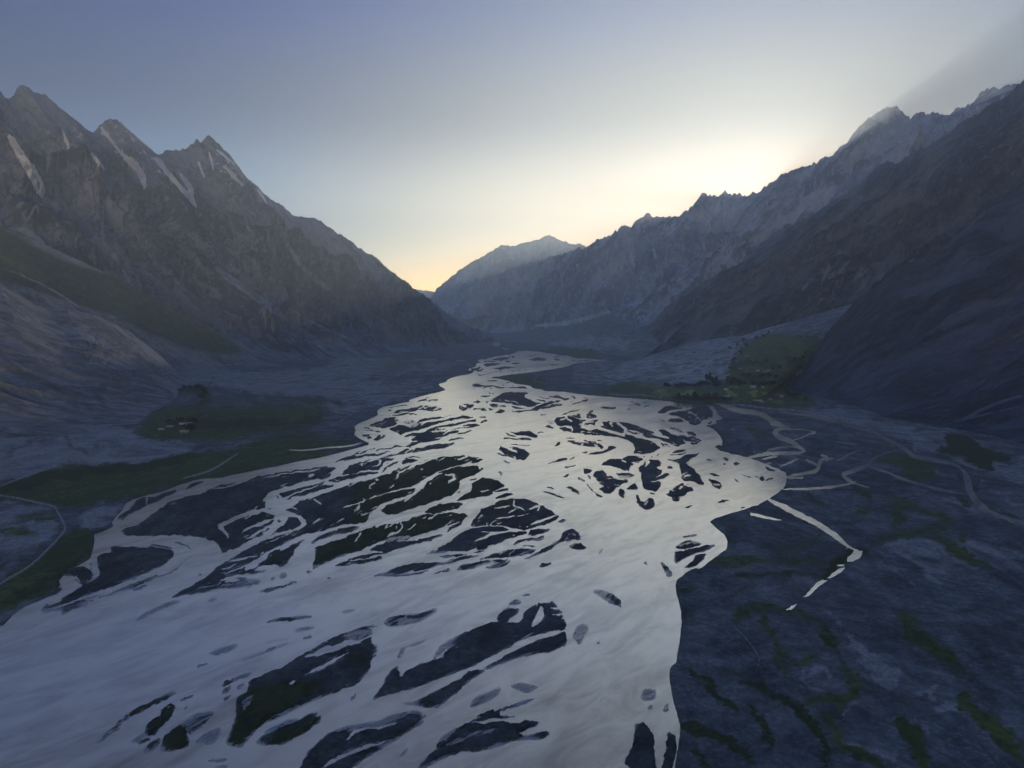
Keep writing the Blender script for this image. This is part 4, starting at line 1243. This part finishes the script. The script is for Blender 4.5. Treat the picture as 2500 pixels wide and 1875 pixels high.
R2_COV = """
R P.3 1180,1000 1300,920 1400,880 1440,870 1500,920 1600,960 1520,1040 1450,1080 1300,1100 1240,1040
R p9 1530,950 1470,1030
R p9 1340,910 1300,1000
R p9 1490,920 1440,1000
R p8 1430,890 1370,960
R p9 1240,990 1210,1040
R p9 1590,940 1550,985
R p12 560,1290 680,1175
R G.15 1000,900 2212,300 2212,600 1500,900
"""
R1_COV = """
H p20 1800,200 2000,100 2212,40
H p12 1500,150 1700,80
H p10 1300,170 1500,60 1700,0
H p14 1700,230 2212,110
R p18 1950,750 2060,640
R p14 1650,910 1700,880
R G.2 1950,1000 2212,850 2212,1382 1900,1382
"""
L2_COV = """
P G.95 0,-110 -300,-130 -300,120 0,200 200,260 400,330 700,420 900,520 1100,600 1350,640 1500,640 1300,520 1000,330 700,190 400,100 150,-20
P p12 0,120 300,250 550,420
P G.4 800,300 1100,560 1500,700 1200,650 950,520
"""
L3_COV = """
P G.35 0,230 500,420 800,600 700,640 400,480 100,380
P g30 0,700 150,770 300,830 440,910
P g24 0,930 100,960 200,980
P g22 0,520 300,640 480,740 560,810
P g16 350,480 600,700 800,860
P g30 540,870 650,960
P p12 980,680 1100,730 1200,760
"""
rocky = rock_material('purple_rock', (0.095, 0.102, 0.125), (0.207, 0.218, 0.258), (0.273, 0.302, 0.364), ct=1.9)
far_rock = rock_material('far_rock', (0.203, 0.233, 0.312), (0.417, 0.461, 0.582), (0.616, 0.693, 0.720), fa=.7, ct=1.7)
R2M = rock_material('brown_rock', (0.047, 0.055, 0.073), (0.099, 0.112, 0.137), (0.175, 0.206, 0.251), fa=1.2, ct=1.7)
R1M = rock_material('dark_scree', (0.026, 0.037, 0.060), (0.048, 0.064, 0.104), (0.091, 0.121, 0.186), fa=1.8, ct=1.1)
L3M = rock_material('brown_slope', (0.157, 0.160, 0.167), (0.286, 0.291, 0.302), (0.349, 0.361, 0.370), (0.113, 0.148, 0.085), fa=1.6, gk=.45, ct=.9)
loft('mountain', R6_CREST, [(700, 15500, 690, 790, 14500), (1300, 15500, 1320, 790, 14500)], far_rock, 40, 61, step=2, amp=.6, lam=900, jag=2)
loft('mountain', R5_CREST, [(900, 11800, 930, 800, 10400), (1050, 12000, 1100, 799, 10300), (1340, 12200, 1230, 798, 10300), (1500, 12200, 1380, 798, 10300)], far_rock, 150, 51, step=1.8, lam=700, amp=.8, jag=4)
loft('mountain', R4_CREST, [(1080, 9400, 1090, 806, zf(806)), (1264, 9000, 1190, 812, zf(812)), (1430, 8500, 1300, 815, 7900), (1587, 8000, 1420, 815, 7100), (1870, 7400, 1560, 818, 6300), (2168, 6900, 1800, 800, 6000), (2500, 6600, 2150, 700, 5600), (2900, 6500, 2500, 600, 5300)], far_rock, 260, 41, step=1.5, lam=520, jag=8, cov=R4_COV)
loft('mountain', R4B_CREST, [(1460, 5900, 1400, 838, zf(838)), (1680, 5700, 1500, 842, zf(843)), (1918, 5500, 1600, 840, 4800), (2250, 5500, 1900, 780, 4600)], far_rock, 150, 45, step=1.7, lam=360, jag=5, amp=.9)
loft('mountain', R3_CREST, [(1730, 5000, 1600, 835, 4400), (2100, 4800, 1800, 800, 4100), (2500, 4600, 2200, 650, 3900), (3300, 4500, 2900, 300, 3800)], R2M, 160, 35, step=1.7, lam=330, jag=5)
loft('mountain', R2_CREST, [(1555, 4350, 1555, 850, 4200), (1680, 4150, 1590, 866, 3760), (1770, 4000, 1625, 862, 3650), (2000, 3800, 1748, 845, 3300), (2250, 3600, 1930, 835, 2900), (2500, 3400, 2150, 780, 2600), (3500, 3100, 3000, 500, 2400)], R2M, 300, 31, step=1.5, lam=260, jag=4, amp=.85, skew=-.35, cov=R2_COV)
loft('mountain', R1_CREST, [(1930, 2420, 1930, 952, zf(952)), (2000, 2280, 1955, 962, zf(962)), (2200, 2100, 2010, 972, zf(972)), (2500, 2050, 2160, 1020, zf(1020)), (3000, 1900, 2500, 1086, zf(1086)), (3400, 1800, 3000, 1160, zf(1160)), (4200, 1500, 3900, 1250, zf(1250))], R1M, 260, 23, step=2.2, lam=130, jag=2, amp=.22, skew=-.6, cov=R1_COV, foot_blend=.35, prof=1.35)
_, fan_co, fan_F = loft('hillside', FAN_TOP, [(1380, 3700, 1330, 903, zf(903)), (1480, 3680, 1400, 912, zf(912)), (1590, 3600, 1470, 925, zf(925)), (1748, 3350, 1600, 955, zf(955)), (1875, 3120, 1720, 975, zf(975)), (1938, 2980, 1800, 985, zf(985)), (2060, 2800, 1865, 968, zf(968)), (2168, 2700, 1915, 935, 2150), (2420, 2550, 2010, 880, 2250)], MF, 260, 71, step=2, lam=120, amp=.05, jag=.5, prof=1.0, back=.2, ground_cover=True, foot_blend=.4)
loft('hillside', FAN2_TOP, [(1190, 7000, 1180, 833, zf(833)), (1300, 6500, 1290, 836, zf(836)), (1420, 5900, 1380, 845, zf(845)), (1490, 5500, 1440, 858, zf(858)), (1560, 4700, 1500, 868, zf(868)), (1660, 4300, 1570, 878, zf(878))], MF, 80, 73, step=2, lam=200, amp=.06, jag=.5, prof=1.0, back=.2, ground_cover=True, foot_blend=.4)
loft('mountain', L1_CREST, [(-700, 3900, -100, 905, zf(905)), (-200, 4000, 350, 895, zf(895)), (60, 4200, 600, 884, zf(884)), (270, 4450, 750, 879, zf(879)), (510, 4800, 860, 874, zf(874)), (700, 5200, 950, 864, zf(864)), (930, 5650, 1050, 854, zf(854)), (1100, 6000, 1135, 842, zf(842)), (1217, 6300, 1212, 834, zf(834))], rocky, 420, 11, step=1.5, lam=430, jag=6, cov=S_COV, amp=1.3, foot_blend=.3, prof=1.3, skew=.25)
loft('hillside', L2_CREST, [(-700, 2500, -300, 960, zf(960)), (0, 2650, 250, 935, zf(935)), (285, 2850, 420, 905, zf(905)), (529, 3050, 560, 893, zf(893)), (660, 3200, 690, 893, zf(893))], L3M, 260, 15, step=1.8, lam=240, jag=1.0, amp=.42, prof=1.4, skew=.6, cov=L2_COV, foot_blend=.2)
loft('hillside', L3_CREST, [(-900, 1850, -600, 1100, zf(1100)), (-150, 2000, 60, 1070, zf(1070)), (0, 2080, 200, 1062, zf(1062)), (163, 2200, 360, 1030, zf(1030)), (285, 2350, 440, 980, zf(980)), (405, 2620, 480, 925, zf(925))], L3M, 260, 17, step=1.8, lam=220, jag=.4, amp=.3, prof=1.6, skew=.7, cov=L3_COV, foot_blend=.35)
# ---------------------------------------------------------------- villages: houses and trees standing on the ground
fan_bvh = BVHTree.FromPolygons([tuple(v) for v in fan_co], [tuple(f_) for f_ in fan_F])
def stand(view, x, y):
    x0, y0, k = VIEWS[view]; px, py = x0+x*k, y0+y*k
    dx, dy, dz = (float(v) for v in ray(px, py)); dr = Vector((dx, dy, dz)).normalized()
    best = None
    if dz < -1: best = Vector(at(px, py).tolist())+Vector((0, 0, .4))
    h = fan_bvh.ray_cast(Vector((0, 0, CAM_H)), dr)
    if h[0] is not None and (best is None or h[0].y < best.y): best = h[0]
    return best
def plain(name, c, rough=.85, noise=.15):
    m, n, l, b = mat(name); g = G(m)
    col = g.mix(g.noise(g.pos(), .6, 5, .6), tuple(q*(1-noise) for q in c), tuple(q*(1+noise) for q in c))
    l.new(col, b.inputs['Base Color']); b.inputs['Roughness'].default_value = rough
    return m
MUD = plain('mud_plaster', (.26, .24, .21)); WHITE = plain('whitewash', (.4, .4, .38)); TIN = plain('tin_roof', (.38, .41, .44), .5)
EARTH = plain('earth_roof', (.33, .31, .28)); GLASS = plain('dark_glass', (.03, .035, .04), .2); WOOD = plain('old_wood', (.12, .08, .05))
BARK = plain('bark', (.09, .07, .05)); LEAF = plain('leaf', (.030, .042, .020), .8, .45); LEAF2 = plain('grey_leaf', (.045, .055, .03), .8, .4)
def box_bm(bm, x0, x1, y0, y1, z0, z1):
    v = [bm.verts.new((x, y, z)) for x in (x0, x1) for y in (y0, y1) for z in (z0, z1)]
    for f_ in ((0, 1, 3, 2), (4, 6, 7, 5), (0, 4, 5, 1), (2, 3, 7, 6), (0, 2, 6, 4), (1, 5, 7, 3)): bm.faces.new([v[i] for i in f_])
def obj(name, bm, m, parent=None):
    me = bpy.data.meshes.new(name); bm.normal_update(); bm.to_mesh(me); bm.free(); me.materials.append(m)
    o = bpy.data.objects.new(name, me); sc.collection.objects.link(o)
    if parent: o.parent = parent
    return o
def house(pos, label, w, d, h, wall, roof, rz, gable=False, group='village houses', cat='house', name='house'):
    e = bpy.data.objects.new(name, None); sc.collection.objects.link(e)
    e.location = pos; e.rotation_euler = (0, 0, rz); e['label'] = label; e['category'] = cat
    if group: e['group'] = group
    bm = bmesh.new(); box_bm(bm, -w/2, w/2, -d/2, d/2, -2.5, h); obj('wall', bm, wall, e)
    bm = bmesh.new()
    if gable:
        a, t, o_ = h*.42, .15, .4
        for s in (-1, 1):
            v = [bm.verts.new(q) for q in ((-w/2-o_, s*(d/2+o_), h-.1), (w/2+o_, s*(d/2+o_), h-.1), (w/2+o_, 0, h+a), (-w/2-o_, 0, h+a),
                                           (-w/2-o_, s*(d/2+o_), h-.1+t), (w/2+o_, s*(d/2+o_), h-.1+t), (w/2+o_, 0, h+a+t), (-w/2-o_, 0, h+a+t))]
            for f_ in ((0, 1, 2, 3), (4, 5, 6, 7), (0, 1, 5, 4), (0, 3, 7, 4), (1, 2, 6, 5)): bm.faces.new([v[i] for i in f_])
        for s in (-1, 1):
            x = s*w/2*.995; v = [bm.verts.new(q) for q in ((x, -d/2, h), (x, d/2, h), (x, 0, h+a))]; bm.faces.new(v)
        bmesh.ops.recalc_face_normals(bm, faces=bm.faces)
    else:
        box_bm(bm, -w/2-.35, w/2+.35, -d/2-.35, d/2+.35, h, h+.35)
        for q in ((-w/2-.3, w/2+.3, -d/2-.3, -d/2, h+.353, h+.75), (-w/2-.3, w/2+.3, d/2, d/2+.3, h+.353, h+.75), (-w/2-.3, -w/2, -d/2+.003, d/2-.003, h+.353, h+.75), (w/2, w/2+.3, -d/2+.003, d/2-.003, h+.353, h+.75)): box_bm(bm, *q)
    obj('roof', bm, roof, e)
    bm = bmesh.new(); box_bm(bm, -.55, .55, -d/2-.06, -d/2+.02, 0, 2.1); obj('door', bm, WOOD, e)
    nwin = max(2, int(w/4)//2*2)
    for i in range(nwin):
        x = (i+.5)/nwin*w-w/2
        if abs(x) < 1.2: x = 1.6 if x > 0 else -1.6
        bm = bmesh.new(); box_bm(bm, x-.5, x+.5, -d/2-.05, -d/2+.02, 1.0, 2.1); obj('window', bm, GLASS, e)
    return e
H = [  # view, x, y, label, w, d, h, wall, roof, turn, gable
 ('N', 1182, 603, 'pale-roofed building standing alone in the green fields just above the riverside row of trees', 16, 9, 4, WHITE, TIN, .1, True),
 ('N', 1422, 632, 'long pale building lying along the foot of the fields near the river road', 22, 7, 3.4, WHITE, EARTH, -.15, False),
 ('N', 1452, 643, 'smaller grey block just below the right end of the long pale building', 11, 7, 3.2, MUD, EARTH, -.15, False),
 ('N', 1385, 524, 'white-walled house at the upper edge of the fields below the dark grove', 14, 8, 4, WHITE, TIN, .3, True),
 ('N', 1318, 491, 'white house among the trees up the slope from the field edge', 11, 8, 4, WHITE, EARTH, 0, False),
 ('N', 1178, 542, 'small white house at the left end of the village, above the fields', 10, 7, 3.6, WHITE, EARTH, .2, False),
 ('N', 1215, 525, 'low mud house between the left grove and the village centre', 10, 7, 3.2, MUD, EARTH, -.1, False),
 ('N', 1255, 528, 'mud house with a flat roof right of the low mud house by the left grove', 9, 7, 3.2, MUD, EARTH, .25, False),
 ('N', 1460, 527, 'tiny pale hut right of the white-walled house, by the right-hand trees', 8, 6, 3, WHITE, EARTH, 0, False),
 ('N', 1603, 601, 'small white hut alone in the fields on the right side of the village', 9, 6, 3.2, WHITE, TIN, .1, True),
 ('N', 1520, 622, 'mud hut in the lower right fields beside a round dark tree', 9, 6, 3, MUD, EARTH, .4, False),
 ('N', 1422, 401, 'bright small house in the middle of the green slope above the village', 9, 7, 3.4, WHITE, TIN, 0, True),
 ('N', 1478, 408, 'row house on the green slope right of the bright small house', 18, 7, 3.2, MUD, EARTH, .1, False),
 ('N', 1504, 399, 'short block at the right end of the row house on the green slope', 8, 6, 3.2, WHITE, EARTH, .1, False),
 ('N', 1288, 383, 'grey flat-roofed house at the left edge of the green slope', 14, 8, 3.2, MUD, EARTH, -.2, False),
 ('N', 1340, 289, 'highest house of the village, under the bare stony clearing', 13, 8, 3.4, MUD, TIN, 0, True),
 ('N', 1193, 432, 'pale house beside the bushes where the fan meets the green slope', 12, 7, 3.4, WHITE, EARTH, .1, False)]
for q in H:
    p = stand(q[0], q[1], q[2]); house(p, *q[3:10], gable=q[10], group='houses of the village on the right bank')
for v, x, y, lab, w, d, h, wm, rm, rz, gb in [
 ('P', 1100, 1078, 'white-roofed house at the centre of the left bank village', 13, 8, 3.6, WHITE, TIN, 0, True),
 ('P', 1140, 1074, 'bright little house touching the right side of the white-roofed one on the left bank', 9, 7, 3.4, WHITE, TIN, .2, True),
 ('P', 1108, 1122, 'grey house nearest the river in the left bank village', 15, 8, 3.2, MUD, EARTH, 0, False),
 ('P', 1020, 1092, 'mud house left of the white-roofed house on the left bank', 12, 8, 3.2, MUD, EARTH, .1, False),
 ('P', 968, 1108, 'pale hut at the left end of the left bank village', 9, 6, 3, WHITE, EARTH, 0, False)]:
    house(stand(v, x, y), lab, w, d, h, wm, rm, rz, gable=gb, group='houses of the village on the left bank')
# ---- trees
def tree_mesh(name, kind, seed):
    rnd = random.Random(seed); bm = bmesh.new(); h = {'broad': 8.5, 'poplar': 13, 'bush': 3.2}[kind]
    def limb(a, b, r0, r1):
        d_ = (b-a).normalized(); s = d_.orthogonal().normalized(); t_ = d_.cross(s); R = []
        for p_, r in ((a, r0), (b, r1)): R.append([bm.verts.new(p_+s*math.cos(i*1.2566)*r+t_*math.sin(i*1.2566)*r) for i in range(5)])
        for i in range(5): bm.faces.new((R[0][i], R[0][(i+1) % 5], R[1][(i+1) % 5], R[1][i]))
    limb(Vector((0, 0, -.6)), Vector((.1, 0, h*.55)), h*.028, h*.014)
    lobes = []
    for i in range(7):
        a = i*2.4; r = {'broad': .26, 'poplar': .07, 'bush': .4}[kind]*h; z = h*(.35+.5*rnd.random())
        tip = Vector((math.cos(a)*r, math.sin(a)*r, z)); limb(Vector((.05, 0, h*.28)), tip, h*.012, h*.005); lobes.append((tip, h*({'broad': .19, 'poplar': .11, 'bush': .26}[kind])*(.7+.6*rnd.random())))
    if kind == 'poplar': lobes += [(Vector((0, 0, h*(.3+.1*i))), h*.1) for i in range(7)]
    nf0 = len(bm.faces)
    for c_, r in lobes:
        for _ in range(46):
            u = Vector((rnd.gauss(0, 1), rnd.gauss(0, 1), rnd.gauss(0, 1))).normalized()*r*rnd.random()**.4
            p_ = c_+Vector((u.x, u.y, u.z*(1.5 if kind == 'poplar' else .85))); s = h*.035*(.6+rnd.random())
            a = Vector((rnd.gauss(0, 1), rnd.gauss(0, 1), rnd.gauss(0, 1))).normalized()*s; b = a.orthogonal().normalized()*s
            bm.faces.new([bm.verts.new(p_+q_) for q_ in (-a-b, a-b, a+b, b-a)])
    me = bpy.data.meshes.new(name); bm.to_mesh(me); bm.free(); me.materials.append(BARK); me.materials.append(LEAF2 if kind == 'bush' else LEAF)
    for i, f_ in enumerate(me.polygons): f_.material_index = int(i >= nf0)
    return me
TM = {k: [tree_mesh(k, k, s) for s in (1, 2, 3)] for k in ('broad', 'poplar', 'bush')}
def trees(view, line, n, spread, kinds, label, group, smin=.8, smax=1.3, cat='tree'):
    P = [tuple(float(v) for v in a.split(',')) for a in line.split()]
    L = [0]
    for a, b in zip(P[:-1], P[1:]): L.append(L[-1]+math.hypot(b[0]-a[0], b[1]-a[1]))
    for i in range(n):
        t = (i+random.random()*.9)/n*L[-1]; k = max(j for j in range(len(L)) if L[j] <= t+1e-9); k = min(k, len(P)-2) if len(P) > 1 else 0
        if len(P) > 1:
            u = (t-L[k])/max(1e-6, L[k+1]-L[k]); x = P[k][0]+(P[k+1][0]-P[k][0])*u; y = P[k][1]+(P[k+1][1]-P[k][1])*u
        else: x, y = P[0]
        x += random.gauss(0, spread); y += random.gauss(0, spread*.38)
        p = stand(view, x, y)
        if p is None: continue
        kind = random.choice(kinds)
        o = bpy.data.objects.new({'broad': 'tree', 'poplar': 'poplar_tree', 'bush': 'bush'}[kind], random.choice(TM[kind]))
        sc.collection.objects.link(o); o.location = p; o.rotation_euler = (0, 0, random.random()*6.28)
        s = 1.35*(smin+(smax-smin)*random.random()); o.scale = (s*(.9+.3*random.random()), s, s)
        o['label'] = label; o['category'] = cat; o['group'] = group
B, PO, BU = 'broad', 'poplar', 'bush'
trees('N', "785,628 900,634 1000,638 1115,640", 52, 5, [B, B, PO], 'dark tree in the dense row along the river bank below the fields', 'riverside row of trees', 1.0, 1.5)
trees('N', "1150,632 1200,634", 8, 5, [B], 'tree in the clump at the right end of the riverside row', 'clump at the end of the riverside row')
trees('N', "1030,478 1060,470 1090,500 1120,535", 24, 14, [B, B, PO], 'tree in the tall dark grove at the left of the village', 'left grove of the village', 1.0, 1.5)
trees('N', "935,528 1000,505 1040,515", 18, 8, [B], 'tree in the strip running from the fields up to the left grove', 'trees between the fields and the left grove')
trees('N', "790,524 850,522 900,522", 16, 6, [B], 'tree in the short row above the left fields', 'row above the left fields')
trees('N', "700,520 740,522", 6, 4, [B], 'tree in the small far-left clump above the fields', 'far-left clump above the fields')
trees('N', "1180,480 1220,500 1290,515 1340,505", 22, 12, [B, B, PO], 'tree growing between the houses of the village centre', 'trees among the village houses')
trees('N', "1395,520 1480,515 1555,505", 20, 10, [B], 'tree in the dark belt right of the white-walled house', 'belt of trees right of the village centre')
trees('N', "1230,400 1225,330 1250,290 1300,240", 20, 12, [B, BU], 'tree on the left margin of the green slope above the village', 'left margin of the green slope')
trees('N', "1320,330 1400,350 1480,330 1560,400", 16, 26, [B, BU], 'scattered tree on the green slope above the houses', 'scattered trees on the green slope')
trees('N', "1340,215 1330,200", 6, 6, [B], 'tree at the upper left edge of the bare stony clearing', 'trees left of the stony clearing')
trees('N', "1205,240 1290,185 1335,160 1420,160 1500,125 1560,90 1620,55", 26, 5, [BU, BU, B], 'bush in the thin line climbing beside the dry stream bed', 'line of bushes along the dry stream bed', .9, 1.6, 'bush')
trees('N', "1640,220 1650,320 1740,330 1800,240", 16, 14, [BU, B], 'bush in the green hollow right of the stony clearing', 'bushes right of the stony clearing', .9, 1.5, 'bush')
trees('N', "1665,592 1700,600", 9, 6, [B], 'tree in the round dark clump on the right side fields', 'round clump in the right fields')
trees('N', "1540,622 1560,625", 4, 3, [B], 'tree beside the mud hut in the lower right fields', 'trees by the lower right mud hut')
trees('N', "560,486 640,430 720,370 800,350", 9, 5, [BU], 'lone bush strung along the faint ditch across the stony fan', 'bushes along the ditch on the fan', .8, 1.3, 'bush')
trees('P', "1120,1108 1165,1112", 8, 7, [B], 'dark tree beside the grey house of the left bank village', 'trees by the left bank houses')
trees('P', "1000,1060 1090,1065 1190,1070", 12, 12, [B, BU], 'tree behind the white-roofed house on the left bank', 'trees behind the left bank houses')
trees('P', "1085,870 1160,855 1230,880 1225,930", 22, 14, [BU, B], 'bush in the dark thicket on the fan above the left bank village', 'thicket above the left bank village', .9, 1.5, 'bush')
trees('P', "1240,870 1280,800 1290,780", 10, 6, [BU], 'bush along the gully at the head of the left fan', 'bushes at the head of the left fan', .8, 1.3, 'bush')
trees('N', "1300,440 1400,455 1500,440 1600,470", 24, 16, [B, BU], 'tree in the uneven belt crossing the green slope above the houses', 'belt crossing the green slope')
trees('N', "1580,520 1640,560 1720,610 1800,640", 18, 14, [B, BU], 'scattered tree on the right side fields under the dark slope', 'scattered trees on the right fields')
trees('N', "1600,120 1700,135 1800,140 1880,150", 16, 10, [BU], 'bush at the top edge of the green hollow below the mountain', 'bushes at the top of the green hollow', .9, 1.4, 'bush')
trees('E', "2060,120 2140,110 2200,130", 12, 30, [B, BU], 'tree in the far thicket by the upper bend of the river', 'far thicket by the upper bend')
# ---------------------------------------------------------------- air
def haze(density):
    x0, x1, y0, y1, z0, z1 = -14000, 14000, -900, 17000, -4, 2750
    v = [(x, y, z) for x in (x0, x1) for y in (y0, y1) for z in (z0, z1)]
    me = bpy.data.meshes.new('haze'); me.from_pydata(v, [], [(0, 1, 3, 2), (4, 6, 7, 5), (0, 4, 5, 1), (2, 3, 7, 6), (0, 2, 6, 4), (1, 5, 7, 3)])
    m = bpy.data.materials.new('haze'); m.use_nodes = True; n = m.node_tree.nodes; n.clear()
    o_ = n.new('ShaderNodeOutputMaterial'); p = n.new('ShaderNodeVolumePrincipled')
    p.inputs['Color'].default_value = (.74, .88, 1.0, 1); p.inputs['Density'].default_value = density; p.inputs['Anisotropy'].default_value = .62
    m.node_tree.links.new(p.outputs[0], o_.inputs['Volume']); me.materials.append(m)
    o = bpy.data.objects.new('haze', me); sc.collection.objects.link(o); o['kind'] = 'stuff'; o['label'] = 'pale blue evening haze filling the valley'
haze(8.5e-5)
